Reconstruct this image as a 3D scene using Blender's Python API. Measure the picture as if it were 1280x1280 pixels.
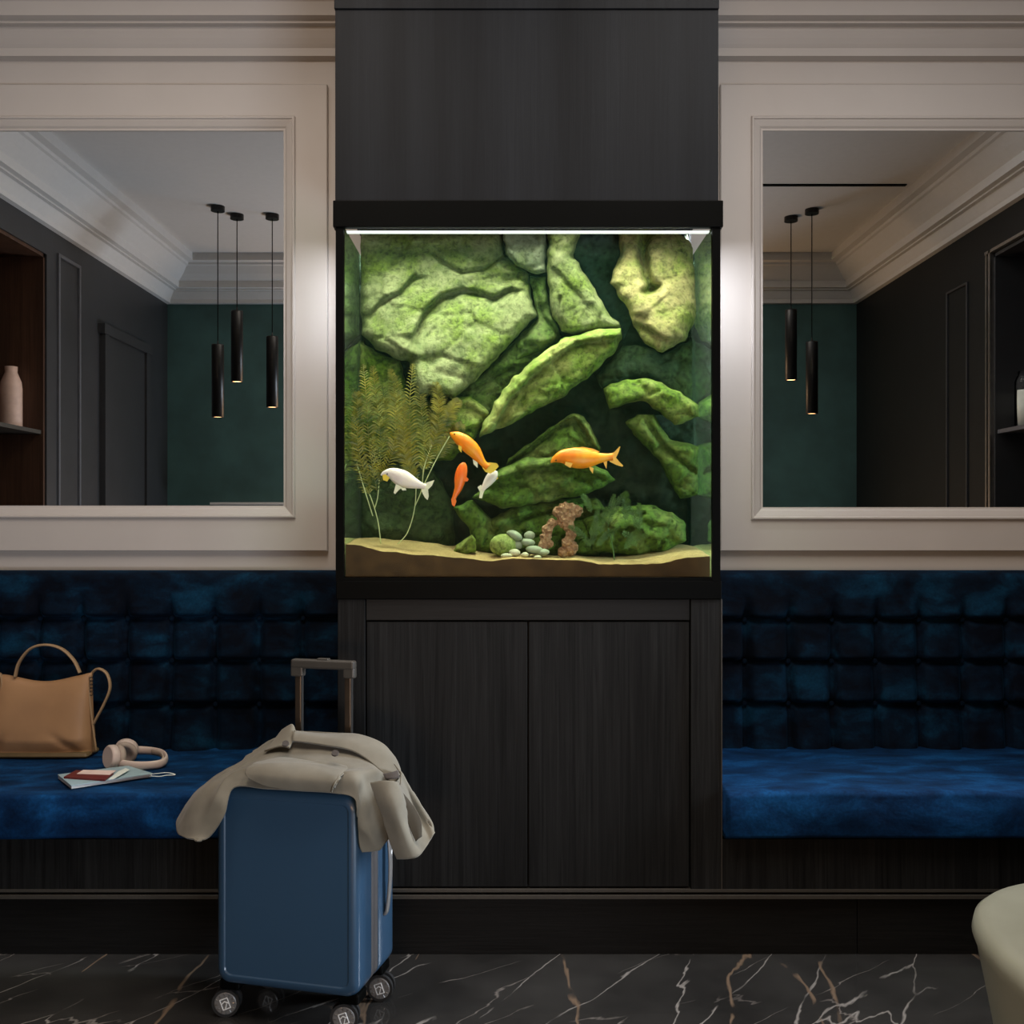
import bpy, bmesh, math, random
import numpy as np
from mathutils import Vector, Matrix, noise
random.seed(7)
PI = math.pi
for o in list(bpy.data.objects): bpy.data.objects.remove(o)
SC = bpy.context.scene
COL = SC.collection

# ------------------------------------------------------------------ camera
F = 1260.0; HX, HY = 640.0, 655.0; CH = 1.2
cam = bpy.data.cameras.new('camera'); cam.sensor_width = 36; cam.lens = 36*F/1280; cam.shift_y = (HY-640)/1280
cam.clip_start = 0.05
co = bpy.data.objects.new('camera', cam); COL.objects.link(co)
co.location = (0, 0, CH); co.rotation_euler = (PI/2, 0, 0); SC.camera = co
def W(px, py, D): return ((px-HX)*D/F, D, CH-(py-HY)*D/F)

# ------------------------------------------------------------------ world, lights, exposure
w = bpy.data.worlds.new('world'); SC.world = w; w.use_nodes = True
w.node_tree.nodes['Background'].inputs[0].default_value = (0.55, 0.65, 0.8, 1)
w.node_tree.nodes['Background'].inputs[1].default_value = 0.05
SC.view_settings.view_transform = 'Standard'; SC.view_settings.look = 'None'
SC.view_settings.exposure = 0.0; SC.view_settings.gamma = 1.0; SC.view_settings.use_curve_mapping = False
def area(name, loc, rot, sx, sy, power, color, spread=PI):
    l = bpy.data.lights.new(name, 'AREA'); l.shape = 'RECTANGLE'; l.size = sx; l.size_y = sy
    l.energy = power; l.color = color; l.spread = spread
    o = bpy.data.objects.new(name, l); COL.objects.link(o); o.location = loc; o.rotation_euler = rot
    return o
def aim(o, target): o.rotation_euler = (Vector(target)-o.location).to_track_quat('-Z', 'Y').to_euler()
# unseen area lights below the ceiling, placed for light from above
area('ceiling_area_light', (0.60, 1.70, 3.045), (0, 0, 0), 0.5, 1.3, 29, (1.0, 0.91, 0.83))
area('ceiling_area_light', (-0.60, 1.70, 3.045), (0, 0, 0), 0.5, 1.3, 26, (1.0, 0.86, 0.74))
area('ceiling_area_light', (1.5, 2.45, 3.045), (0, 0, 0), 0.9, 0.35, 4.0, (0.85, 0.92, 1.0))
area('ceiling_area_light', (-1.3, 2.45, 3.045), (0, 0, 0), 0.9, 0.35, 3.0, (1.0, 0.93, 0.85))
# unseen fill lights added low behind the camera, brightening ceiling and upper walls
o = area('rear_cool_fill', (1.0, -0.25, 0.32), (0, 0, 0), 1.2, 0.6, 36, (0.74, 0.85, 1.0), math.radians(130)); aim(o, (-1.7, 1.4, 2.6))
o = area('rear_warm_fill', (-0.3, -0.9, 0.5), (0, 0, 0), 1.2, 0.8, 30, (1.0, 0.62, 0.34)); aim(o, (0.6, 0.2, 3.0))
# unseen light added by the right wall to brighten suitcase and coat
o = area('right_fill_light', (2.40, 2.55, 1.55), (0, 0, 0), 0.35, 1.1, 12.0, (0.84, 0.91, 1.0), math.radians(60)); aim(o, (-0.3, 2.40, 0.6))

# ------------------------------------------------------------------ helpers
def link(o): COL.objects.link(o); return o
def mesh(name, verts, faces, mat=None, parent=None, smooth=False, **kw):
    m = bpy.data.meshes.new(name); m.from_pydata([tuple(v) for v in verts], [], faces); m.update()
    o = bpy.data.objects.new(name, m); link(o)
    if mat: m.materials.append(mat)
    if parent: o.parent = parent
    if smooth: m.polygons.foreach_set('use_smooth', [True]*len(m.polygons))
    for k, v in kw.items(): o[k] = v
    return o
def bm_obj(name, bm, mat=None, parent=None, smooth=False, **kw):
    bmesh.ops.recalc_face_normals(bm, faces=bm.faces)
    m = bpy.data.meshes.new(name); bm.to_mesh(m); bm.free()
    o = bpy.data.objects.new(name, m); link(o)
    if mat: m.materials.append(mat)
    if parent: o.parent = parent
    if smooth: m.polygons.foreach_set('use_smooth', [True]*len(m.polygons))
    for k, v in kw.items(): o[k] = v
    return o
def thing(name, label, cat, loc=(0,0,0), rz=0, group=None):
    o = bpy.data.objects.new(name, None); link(o); o.empty_display_size = .05
    o.location = loc; o.rotation_euler = (0, 0, rz); o['label'] = label; o['category'] = cat
    if group: o['group'] = group
    return o
def tag(o, label, cat, group=None):
    o['label'] = label; o['category'] = cat
    if group: o['group'] = group
    return o
def addbox(bm, x0, x1, y0, y1, z0, z1, bev=0, seg=2):
    r = bmesh.ops.create_cube(bm, size=1)
    vs = r['verts']
    for v in vs:
        v.co = Vector((x0+(v.co.x+.5)*(x1-x0), y0+(v.co.y+.5)*(y1-y0), z0+(v.co.z+.5)*(z1-z0)))
    if bev > 0:
        es = list({e for v in vs for e in v.link_edges})
        bmesh.ops.bevel(bm, geom=es, offset=bev, segments=seg, affect='EDGES', profile=.5)
def box(name, x0, x1, y0, y1, z0, z1, mat, parent=None, bev=0, seg=2, smooth=False, **kw):
    bm = bmesh.new(); addbox(bm, x0, x1, y0, y1, z0, z1, bev, seg)
    o = bm_obj(name, bm, mat, parent, smooth, **kw); return o
def addcyl(bm, p0, p1, r0, r1=None, seg=24, cap=True):
    r1 = r0 if r1 is None else r1
    p0, p1 = Vector(p0), Vector(p1); d = (p1-p0).normalized()
    a = d.orthogonal().normalized(); b = d.cross(a)
    A = [bm.verts.new(p0+(a*math.cos(t)+b*math.sin(t))*r0) for t in [2*PI*i/seg for i in range(seg)]]
    B = [bm.verts.new(p1+(a*math.cos(t)+b*math.sin(t))*r1) for t in [2*PI*i/seg for i in range(seg)]]
    for i in range(seg): bm.faces.new((A[i], A[(i+1)%seg], B[(i+1)%seg], B[i]))
    if cap: bm.faces.new(A[::-1]); bm.faces.new(B)
def catmull(pts, n=8, closed=False):
    P = [Vector(p) for p in pts]; out = []; N = len(P)
    rng = range(N if closed else N-1)
    for i in rng:
        if closed: a, b, c, d = P[(i-1)%N], P[i], P[(i+1)%N], P[(i+2)%N]
        else: a, b, c, d = P[max(i-1,0)], P[i], P[i+1], P[min(i+2,N-1)]
        for k in range(n):
            t = k/n
            out.append(.5*((2*b)+(c-a)*t+(2*a-5*b+4*c-d)*t*t+(3*b-a-3*c+d)*t**3))
    if not closed: out.append(P[-1])
    return out
def addtube(bm, pts, r, seg=12, flat=None, up=(0,0,1), closed=False, cap=True):
    """tube along pts; r number or list; flat=(ra,rb) multipliers along side / up"""
    P = [Vector(p) for p in pts]; N = len(P); rings = []
    fa, fb = flat or (1, 1); up = Vector(up)
    for i, p in enumerate(P):
        a = P[(i-1)%N] if (closed or i > 0) else P[i]; b = P[(i+1)%N] if (closed or i < N-1) else P[i]
        d = (b-a).normalized(); s = d.cross(up)
        if s.length < 1e-4: s = d.orthogonal()
        s.normalize(); u = s.cross(d).normalized()
        rr = r[i] if isinstance(r, (list, tuple)) else r
        rings.append([bm.verts.new(p+s*math.cos(t)*rr*fa+u*math.sin(t)*rr*fb) for t in [2*PI*k/seg for k in range(seg)]])
    for i in range(N if closed else N-1):
        A, B = rings[i], rings[(i+1)%N]
        for k in range(seg): bm.faces.new((A[k], A[(k+1)%seg], B[(k+1)%seg], B[k]))
    if not closed and cap: bm.faces.new(rings[0][::-1]); bm.faces.new(rings[-1])
def lathe(name, prof, mat, parent=None, loc=(0,0,0), seg=32, **kw):
    verts = []; faces = []
    for r, z in prof:
        for k in range(seg):
            t = 2*PI*k/seg; verts.append((loc[0]+r*math.cos(t), loc[1]+r*math.sin(t), loc[2]+z))
    for i in range(len(prof)-1):
        for k in range(seg):
            faces.append((i*seg+k, i*seg+(k+1)%seg, (i+1)*seg+(k+1)%seg, (i+1)*seg+k))
    return mesh(name, verts, faces, mat, parent, True, **kw)
def sweep_frame(name, x0, x1, z0, z1, ybase, prof, mat, parent=None, **kw):
    """mitred picture-frame moulding in the xz plane; prof = [(inset, out)] ; out goes towards -y"""
    verts = []; faces = []
    for ins, out in prof:
        y = ybase-out
        verts += [(x0+ins, y, z0+ins), (x1-ins, y, z0+ins), (x1-ins, y, z1-ins), (x0+ins, y, z1-ins)]
    for i in range(len(prof)-1):
        for k in range(4):
            a, b = i*4+k, i*4+(k+1)%4
            faces.append((a, b, b+4, a+4))
    return mesh(name, verts, faces, mat, parent, **kw)

# ------------------------------------------------------------------ materials
class NT:
    def __init__(s, name):
        s.m = bpy.data.materials.new(name); s.m.use_nodes = True
        s.t = s.m.node_tree; s.n = s.t.nodes; s.b = s.n['Principled BSDF']; s.out = s.n['Material Output']
    def node(s, typ, **kw):
        n = s.n.new(typ)
        for k, v in kw.items(): setattr(n, k, v)
        return n
    def l(s, a, b): s.t.links.new(a, b)
    def coord(s, kind='Object', scale=(1,1,1), rot=(0,0,0)):
        tc = s.node('ShaderNodeTexCoord'); mp = s.node('ShaderNodeMapping')
        mp.inputs['Scale'].default_value = scale; mp.inputs['Rotation'].default_value = rot
        s.l(tc.outputs[kind], mp.inputs[0])
        if any(rot):
            mp.inputs['Scale'].default_value = (1, 1, 1); m2 = s.node('ShaderNodeMapping'); m2.inputs['Scale'].default_value = scale
            s.l(mp.outputs[0], m2.inputs[0]); return m2.outputs[0]
        return mp.outputs[0]
    def noise(s, vec, scale, detail=4, rough=.5, dist=0):
        n = s.node('ShaderNodeTexNoise'); n.inputs['Scale'].default_value = scale
        n.inputs['Detail'].default_value = detail; n.inputs['Roughness'].default_value = rough
        n.inputs['Distortion'].default_value = dist
        s.l(vec, n.inputs['Vector']); return n.outputs['Fac']
    def ramp(s, fac, stops, interp='LINEAR'):
        r = s.node('ShaderNodeValToRGB'); e = r.color_ramp.elements; r.color_ramp.interpolation = interp
        while len(e) < len(stops): e.new(.5)
        for i, (p, c) in enumerate(stops):
            e[i].position = p; e[i].color = (*c, 1) if len(c) == 3 else c
        s.l(fac, r.inputs[0]); return r.outputs[0]
    def mix(s, fac, a, b, mode='MIX'):
        n = s.node('ShaderNodeMix', data_type='RGBA', blend_type=mode)
        if isinstance(fac, (int, float)): n.inputs[0].default_value = fac
        else: s.l(fac, n.inputs[0])
        for v, i in ((a, 6), (b, 7)):
            if isinstance(v, tuple): n.inputs[i].default_value = (*v, 1)
            else: s.l(v, n.inputs[i])
        return n.outputs[2]
    def bump(s, h, strength=.3, dist=.01):
        b = s.node('ShaderNodeBump'); b.inputs['Strength'].default_value = strength; b.inputs['Distance'].default_value = dist
        s.l(h, b.inputs['Height']); s.l(b.outputs[0], s.b.inputs['Normal'])
    def set(s, **kw):
        for k, v in kw.items():
            i = s.b.inputs[k.replace('_', ' ')]
            i.default_value = (*v, 1) if isinstance(v, tuple) and len(v) == 3 and i.type == 'RGBA' else v
        return s
def plain(name, col, rough=.5, metal=0, var=.08, scale=30, bump=0, **kw):
    t = NT(name); v = t.coord(); f = t.noise(v, scale, 4)
    c = t.ramp(f, [(.3, tuple(x*(1-var) for x in col)), (.7, tuple(min(1, x*(1+var)) for x in col))])
    t.l(c, t.b.inputs['Base Color']); t.set(Roughness=rough, Metallic=metal, **kw)
    if bump: t.bump(f, bump, .002)
    return t.m
def wood(name, dark, light, rough=.45, horiz=False, spec=.35, sc=1.0):
    t = NT(name)
    v = t.coord(scale=(3*sc, 60*sc, 90*sc) if horiz else (70*sc, 70*sc, 1.6*sc))
    f = t.noise(v, 1.5, 8, .65, .6); v2 = t.coord(scale=(1, 1, 6) if horiz else (7, 7, .35)); g = t.noise(v2, 1.2, 3, .5)
    c = t.ramp(f, [(.32, dark), (.68, light)]); c2 = t.ramp(g, [(.3, (.6,.6,.6)), (.7, (1.25,1.25,1.25))])
    t.l(t.mix(1.0, c, c2, 'MULTIPLY'), t.b.inputs['Base Color'])
    t.set(Roughness=rough); t.b.inputs['Specular IOR Level'].default_value = spec
    t.bump(f, .35, .0015); return t.m
M = {}
M['wall'] = plain('wall_paint', (.49, .450, .415), .55, var=.02, scale=6)
M['teal'] = plain('teal_plaster', (.045, .105, .10), .8, var=.22, scale=4, bump=.1)
M['ceil'] = plain('ceiling_paint', (.62, .60, .58), .8, var=.02)
M['cladding'] = wood('charcoal_cladding', (.0075, .0088, .0108), (.0105, .0122, .0148), .6, spec=.12)
M['wood'] = wood('black_oak', (.0035, .0038, .0039), (.0165, .0172, .0172), .55, spec=.15)
M['wood_h'] = wood('black_oak_plinth', (.004, .004, .0038), (.009, .0088, .0085), .5, horiz=True, spec=.2)
M['trimwood'] = plain('dark_trim', (.05, .045, .038), .4)
M['darkwall'] = plain('dark_panelling', (.028, .028, .030), .45, var=.1, scale=8)
M['darkwall_r'] = plain('black_panelling', (.011, .012, .012), .5, var=.1, scale=8, **{'Specular_IOR_Level': .2})
M['darkwall_line'] = plain('dark_moulding', (.10, .10, .11), .3)
M['brown'] = wood('walnut_niche', (.05, .022, .012), (.10, .046, .024), .5)
M['black'] = plain('black_lacquer', (.002, .0022, .002), .45, **{'Specular_IOR_Level': .04})
M['blackmetal'] = plain('black_metal', (.02, .019, .018), .35, .6)
M['mirror'] = plain('mirror_silver', (.80, .82, .82), 0.0, 1.0, var=0)
M['chrome'] = plain('brushed_steel', (.45, .43, .41), .3, 1.0)
# velvet
def velvet(name, seat):
    t = NT(name); v = t.coord(scale=(1, 1, 1))
    a = t.noise(t.coord(scale=(1, 2.2, 1.6)), 6, 5, .6, .3); b = t.noise(v, 120, 3, .6)
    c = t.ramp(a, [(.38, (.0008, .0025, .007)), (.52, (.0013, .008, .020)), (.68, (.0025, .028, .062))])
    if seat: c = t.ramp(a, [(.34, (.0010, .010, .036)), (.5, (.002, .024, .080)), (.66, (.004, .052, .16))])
    c2 = t.ramp(b, [(.3, (.75, .75, .75)), (.7, (1.2, 1.2, 1.2))])
    t.l(t.mix(1.0, c, c2, 'MULTIPLY'), t.b.inputs['Base Color'])
    t.set(Roughness=.85); t.b.inputs['Specular IOR Level'].default_value = .1
    t.b.inputs['Sheen Weight'].default_value = .12; t.b.inputs['Sheen Roughness'].default_value = .35
    t.b.inputs['Sheen Tint'].default_value = (.05, .25, .5, 1)
    t.bump(a, .35, .01); return t.m
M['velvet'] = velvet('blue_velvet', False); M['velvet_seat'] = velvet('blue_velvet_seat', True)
# marble
def marble():
    t = NT('black_marble'); base = t.noise(t.coord(), 3, 8, .6)
    c = t.ramp(base, [(.3, (.018, .0175, .017)), (.7, (.042, .041, .039))])
    def vein(rot, scale, sc, wd, seed, dist=1.2):
        v = t.coord(scale=scale, rot=(0, 0, rot)); ad = t.node('ShaderNodeVectorMath', operation='ADD'); ad.inputs[1].default_value = (seed, seed*1.7, 0)
        t.l(v, ad.inputs[0]); n = t.noise(ad.outputs[0], sc, 2.2, .45, dist)
        s = t.node('ShaderNodeMath', operation='SUBTRACT'); s.inputs[1].default_value = .5; t.l(n, s.inputs[0])
        a = t.node('ShaderNodeMath', operation='ABSOLUTE'); t.l(s.outputs[0], a.inputs[0])
        return t.ramp(a.outputs[0], [(0, (1,1,1)), (wd, (0,0,0))])
    def masked(vn, seed, lo=.45, hi=.6):
        v = t.coord(); ad = t.node('ShaderNodeVectorMath', operation='ADD'); ad.inputs[1].default_value = (seed, seed, 0); t.l(v, ad.inputs[0])
        m = t.ramp(t.noise(ad.outputs[0], 4, 2), [(lo, (0,0,0)), (hi, (1,1,1))]); return t.mix(1.0, vn, m, 'MULTIPLY')
    def crack(rot, scale, wd, seed):
        v = t.coord(scale=scale, rot=(0, 0, rot)); nz = t.node('ShaderNodeTexNoise'); nz.inputs['Scale'].default_value = 2.5; nz.inputs['Detail'].default_value = 4; t.l(v, nz.inputs['Vector'])
        ma = t.node('ShaderNodeVectorMath', operation='MULTIPLY_ADD'); ma.inputs[1].default_value = (.45, .45, 0); t.l(nz.outputs['Color'], ma.inputs[0]); t.l(v, ma.inputs[2])
        ad = t.node('ShaderNodeVectorMath', operation='ADD'); ad.inputs[1].default_value = (seed, seed*.7, 0); t.l(ma.outputs[0], ad.inputs[0])
        vo = t.node('ShaderNodeTexVoronoi', feature='DISTANCE_TO_EDGE'); vo.inputs['Scale'].default_value = 1; t.l(ad.outputs[0], vo.inputs['Vector'])
        return t.ramp(vo.outputs['Distance'], [(0, (1,1,1)), (wd*.4, (.7,.7,.7)), (wd, (0,0,0))])
    v1 = masked(crack(.62, (4.2, 1.0, 1), .008, 3.1), 1.0, .42, .52)
    v2 = masked(crack(.95, (5.5, 1.2, 1), .006, 8.3), 5.0, .44, .55)
    v3 = masked(crack(.1, (2.6, .8, 1), .012, 4.7), 9.0, .5, .56)
    c = t.mix(v1, c, (.30, .28, .26)); c = t.mix(v2, c, (.20, .18, .165)); c = t.mix(v3, c, (.20, .14, .095))
    t.l(c, t.b.inputs['Base Color']); t.set(Roughness=.10); t.b.inputs['Specular IOR Level'].default_value = .45
    return t.m
M['marble'] = marble()

# ------------------------------------------------------------------ room shell
XW = 2.45; YM = 3.40; YB = -0.38; ZC = 3.06
def struct(o): o['kind'] = 'structure'; return o
struct(box('floor', -XW-.4, XW+.4, YB-1.2, YM+.1, -.1, 0, M['marble']))
struct(box('ceiling', -XW-.4, XW+.4, YB-1.2, YM+.1, ZC, ZC+.1, M['ceil']))
struct(box('wall_front', -XW-.4, XW+.4, YM, YM+.1, 0, ZC, M['wall']))
bm = bmesh.new()   # teal rear wall with a wide opening in its middle
addbox(bm, -XW-.4, -1.45, YB-.12, YB, 0, ZC); addbox(bm, 1.45, XW+.4, YB-.12, YB, 0, ZC); addbox(bm, -1.45, 1.45, YB-.12, YB, 2.65, ZC)
struct(bm_obj('wall_back', bm, M['teal']))
struct(box('wall_lobby', -XW-.4, XW+.4, YB-1.3, YB-1.2, 0, ZC, M['wall']))
def side_wall(s, name, y0n, y1n, ztop):
    bm = bmesh.new(); x0, x1 = (s*XW, s*(XW+.4)) if s > 0 else (s*(XW+.4), s*XW)
    addbox(bm, x0, x1, YB-1.2, y0n, 0, ZC); addbox(bm, x0, x1, y1n, YM, 0, ZC)
    addbox(bm, x0, x1, y0n, y1n, ztop, ZC); addbox(bm, x0, x1, y0n, y1n, 0, .5)
    xb0, xb1 = (s*(XW+.38), s*(XW+.4)) if s > 0 else (s*(XW+.4), s*(XW+.38))
    addbox(bm, xb0, xb1, y0n, y1n, .5, ztop)
    return struct(bm_obj(name, bm, M['darkwall' if s < 0 else 'darkwall_r']))
side_wall(-1, 'wall_left', 1.48, 2.75, 2.62); side_wall(1, 'wall_right', 1.64, 2.75, 2.58)
CROWN = [(0, 2.762), (.03, 2.765), (.032, 2.79), (.04, 2.80), (.05, 2.815), (.062, 2.836), (.066, 2.845), (.09, 2.845), (.09, 2.853), (.12, 2.856),
         (.122, 2.90), (.14, 2.915), (.165, 2.94), (.20, 2.985), (.215, 2.99), (.22, 3.005), (.26, 3.01), (.262, ZC)]
def crown(name, kind):
    v = []; f = []
    for o, z in CROWN:
        if kind == 'front': v += [(-XW+o, YM-o, z), (XW-o, YM-o, z)]
        if kind == 'back': v += [(-XW+o, YB+o, z), (XW-o, YB+o, z)]
        if kind == 'left': v += [(-XW+o, YB+o, z), (-XW+o, YM-o, z)]
        if kind == 'right': v += [(XW-o, YB+o, z), (XW-o, YM-o, z)]
    for i in range(len(CROWN)-1): f.append((2*i, 2*i+1, 2*i+3, 2*i+2))
    return struct(mesh(name, v, f, M['ceil'] if kind != 'front' else M['wall']))
crown('trim_1', 'front'); crown('trim_2', 'back'); crown('trim_3', 'left'); crown('trim_4', 'right')
# niche linings and wall mouldings seen in the mirrors
def niche(s, y0, y1, ztop, mat, name):
    xa, xb = s*(XW+.01), s*(XW+.375)
    bm = bmesh.new(); lo, hi = min(xa, xb), max(xa, xb)
    addbox(bm, lo, hi, y0, y0+.018, .5, ztop); addbox(bm, lo, hi, y1-.018, y1, .5, ztop)
    addbox(bm, lo, hi, y0, y1, ztop-.018, ztop); addbox(bm, lo, hi, y0, y1, .5, .518)
    bb = s*(XW+.36); addbox(bm, min(xb, bb), max(xb, bb), y0, y1, .5, ztop)
    return bm_obj(name, bm, mat)
n = tag(niche(-1, 1.48, 2.75, 2.62, M['brown'], 'display_niche'), 'brown wood lined display niche reflected in the left mirror', 'niche')
box('shelf', -XW-.36, -XW-.02, 1.50, 2.73, 1.672, 1.692, M['trimwood'], n)
n = tag(niche(1, 1.64, 2.75, 2.58, M['darkwall'], 'display_niche'), 'dark display niche with metal edged frame reflected in the right mirror', 'niche')
box('shelf', XW+.02, XW+.36, 1.66, 2.73, 1.66, 1.68, M['darkwall_line'], n)
box('edge_strip', XW-.012, XW+.012, 1.625, 1.645, .5, 2.60, M['chrome'], n)
box('edge_strip', XW-.008, XW+.012, 1.585, 1.60, .5, 2.60, M['chrome'], n)
box('top_strip', XW-.012, XW+.012, 1.585, 2.75, 2.585, 2.60, M['chrome'], n)
def wall_frame(name, s, y0, y1, z0, z1, wd, mt='darkwall_line'):
    bm = bmesh.new(); xa, xb = s*(XW-.012), s*(XW+.005); lo, hi = min(xa, xb), max(xa, xb)
    addbox(bm, lo, hi, y0, y0+wd, z0, z1, .003); addbox(bm, lo, hi, y1-wd, y1, z0, z1, .003)
    addbox(bm, lo, hi, y0+wd, y1-wd, z1-wd, z1, .003); addbox(bm, lo, hi, y0+wd, y1-wd, z0, z0+wd, .003)
    return struct(bm_obj(name, bm, M[mt]))
wall_frame('trim_5', -1, 1.08, 1.36, .2, 2.66, .02)
wall_frame('trim_6', 1, 1.12, 1.38, .2, 2.5, .012, 'darkwall')
struct(box('door_1', -XW-.02, -XW+.02, .12, .74, 0, 2.33, M['darkwall'])); struct(box('trim_7', -XW, -XW+.035, .74, .80, 0, 2.38, M['darkwall']))
struct(box('trim_8', -XW, -XW+.035, .06, .12, 0, 2.38, M['darkwall'])); struct(box('trim_9', -XW, -XW+.04, .04, .82, 2.33, 2.39, M['darkwall']))
tag(box('ceiling_slot', .8, 2.16, 1.25, 1.275, ZC-.006, ZC+.01, M['black']), 'thin black ceiling slot reflected at the top of the right mirror', 'ceiling vent')
tag(box('wall_ledge', -2.12, -1.5, YB, YB+.10, 1.335, 1.352, M['ceil'], bev=.003), 'thin white ledge on the teal wall reflected in the left mirror', 'ledge')

# ------------------------------------------------------------------ wall mirrors with frames
def wall_mirror(x0, x1, z0, z1, bx0, bx1, bz0, bz1, label):
    t = thing('wall_mirror', label, 'mirror', ((x0+x1)/2, YM, z0)); L = Vector(t.location)
    def fix(o): o.location = -L; return o
    T = .022; mw = .042
    sw = sweep_frame('frame_board', bx0, bx1, bz0, bz1, YM, [(0, 0), (0, T-.003), (.003, T)], M['wall'])
    bm = bmesh.new(); bm.from_mesh(sw.data)
    y = YM-T; o3 = .003
    X0, X1, Z0, Z1 = x0-mw, x1+mw, z0-mw, z1+mw
    ov = [bm.verts.new(c) for c in ((bx0+o3, y, bz0+o3), (bx1-o3, y, bz0+o3), (bx1-o3, y, bz1-o3), (bx0+o3, y, bz1-o3))]
    iv = [bm.verts.new(c) for c in ((X0, y, Z0), (X1, y, Z0), (X1, y, Z1), (X0, y, Z1))]
    for k in range(4): bm.faces.new((ov[k], ov[(k+1)%4], iv[(k+1)%4], iv[k]))
    old = sw; fb = bm_obj('frame_board', bm, M['wall'], t); bpy.data.objects.remove(old); fb.name = 'frame_board'; fix(fb)
    fix(sweep_frame('moulding', X0, X1, Z0, Z1, YM, [(0, T-.002), (0, T+.006), (.003, T+.010), (.008, T+.010), (.011, T+.005), (.016, T+.003), (.03, T-.004), (.036, T-.010), (.042, T-.011), (.042, .003)], M['wall'], t))
    fix(mesh('mirror_glass', [(x0-.004, YM-.006, z0-.004), (x1+.004, YM-.006, z0-.004), (x1+.004, YM-.006, z1+.004), (x0-.004, YM-.006, z1+.004),
                          (x0-.004, YM-.001, z0-.004), (x1+.004, YM-.001, z0-.004), (x1+.004, YM-.001, z1+.004), (x0-.004, YM-.001, z1+.004)],
         [(0,1,2,3), (7,6,5,4), (0,4,5,1), (1,5,6,2), (2,6,7,3), (3,7,4,0)], M['mirror'], t))
sm = YM-.012
def xz(px, py, D=sm): a = W(px, py, D); return a[0], a[2]
lx, lzt = xz(354.5, 163); _, lzb = xz(0, 632)
bxl, bzt = xz(409, 105, YM-.022); _, bzb = xz(0, 689, YM-.022)
wall_mirror(-2.05, lx, lzb, lzt, -2.20, bxl, bzb, bzt, 'large mirror in pale moulded frame above the left velvet bench')
rx, rzt = xz(953.5, 163); _, rzb = xz(0, 634)
wall_mirror(rx, 2.05, rzb, rzt, xz(900, 0)[0], 2.20, bzb, bzt, 'large mirror in pale moulded frame above the right velvet bench')

# ------------------------------------------------------------------ column, cabinet, plinth
YC = 2.80
def X(px, D=YC): return (px-HX)*D/F
def Z(py, D=YC): return CH-(py-HY)*D/F
t = thing('boxed_column', 'charcoal wood clad boxed column above the aquarium', 'column', (X(659), YC+.3, 2.1)); L = Vector(t.location)
def under(o, root): o.location = Vector(o.location)-Vector(root.location); o.parent = root; return o
under(box('front_panel', X(419), X(898), YC, YC+.02, Z(251), Z(12), M['cladding']), t)
under(box('casing', X(420), X(897), YC+.02, YM, 2.13, Z(12), M['cladding']), t)
under(box('top_ledge', X(418), X(898.5), YC-.006, YM, Z(12)+.0, ZC, M['cladding'], bev=.002), t)

cab = thing('aquarium_cabinet', 'black oak two door cabinet carrying the aquarium', 'cabinet', (X(662), YC+.3, 0))
ztop = Z(749); zb = Z(1112)
under(box('carcass', X(424), X(900), YC+.025, YM, zb-.1, ztop, M['wood']), cab)
under(box('stile', X(422), X(456.5), YC, YC+.03, zb, ztop, M['wood'], bev=.0015), cab)
under(box('stile', X(863.5), X(902), YC, YC+.03, zb, ztop, M['wood'], bev=.0015), cab)
under(box('top_rail', X(457.5), X(862.5), YC+.002, YC+.03, Z(775.5), ztop, M['wood_h'], bev=.0015), cab)
under(box('door', X(458), X(659.2), YC+.005, YC+.025, zb+.006, Z(777.5), M['wood'], bev=.0015), cab)
under(box('door', X(661), X(862), YC+.005, YC+.025, zb+.006, Z(777.5), M['wood'], bev=.0015), cab)
under(box('edge_strip', X(901.6), X(902.8), YC-.001, YC+.02, zb, ztop, M['trimwood']), cab)

pl = box('baseboard_front', -XW, X(1073), YC+.012, YC+.05, 0, Z(1124), M['wood_h'], bev=.001); struct(pl)
struct(box('baseboard_right', X(1074), XW, YC+.012, YC+.05, 0, Z(1124), M['wood_h'], bev=.001))
struct(box('trim_10', -XW, XW, YC-.004, YC+.05, Z(1123.5), Z(1118.5), M['trimwood'], bev=.001))
struct(box('trim_11', -XW, XW, YC-.001, YC+.05, Z(1115.5), Z(1111.5), M['trimwood'], bev=.001))
struct(box('trim_12', -XW, XW, YC+.015, YC+.05, Z(1120), Z(1114), M['black']))

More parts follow.
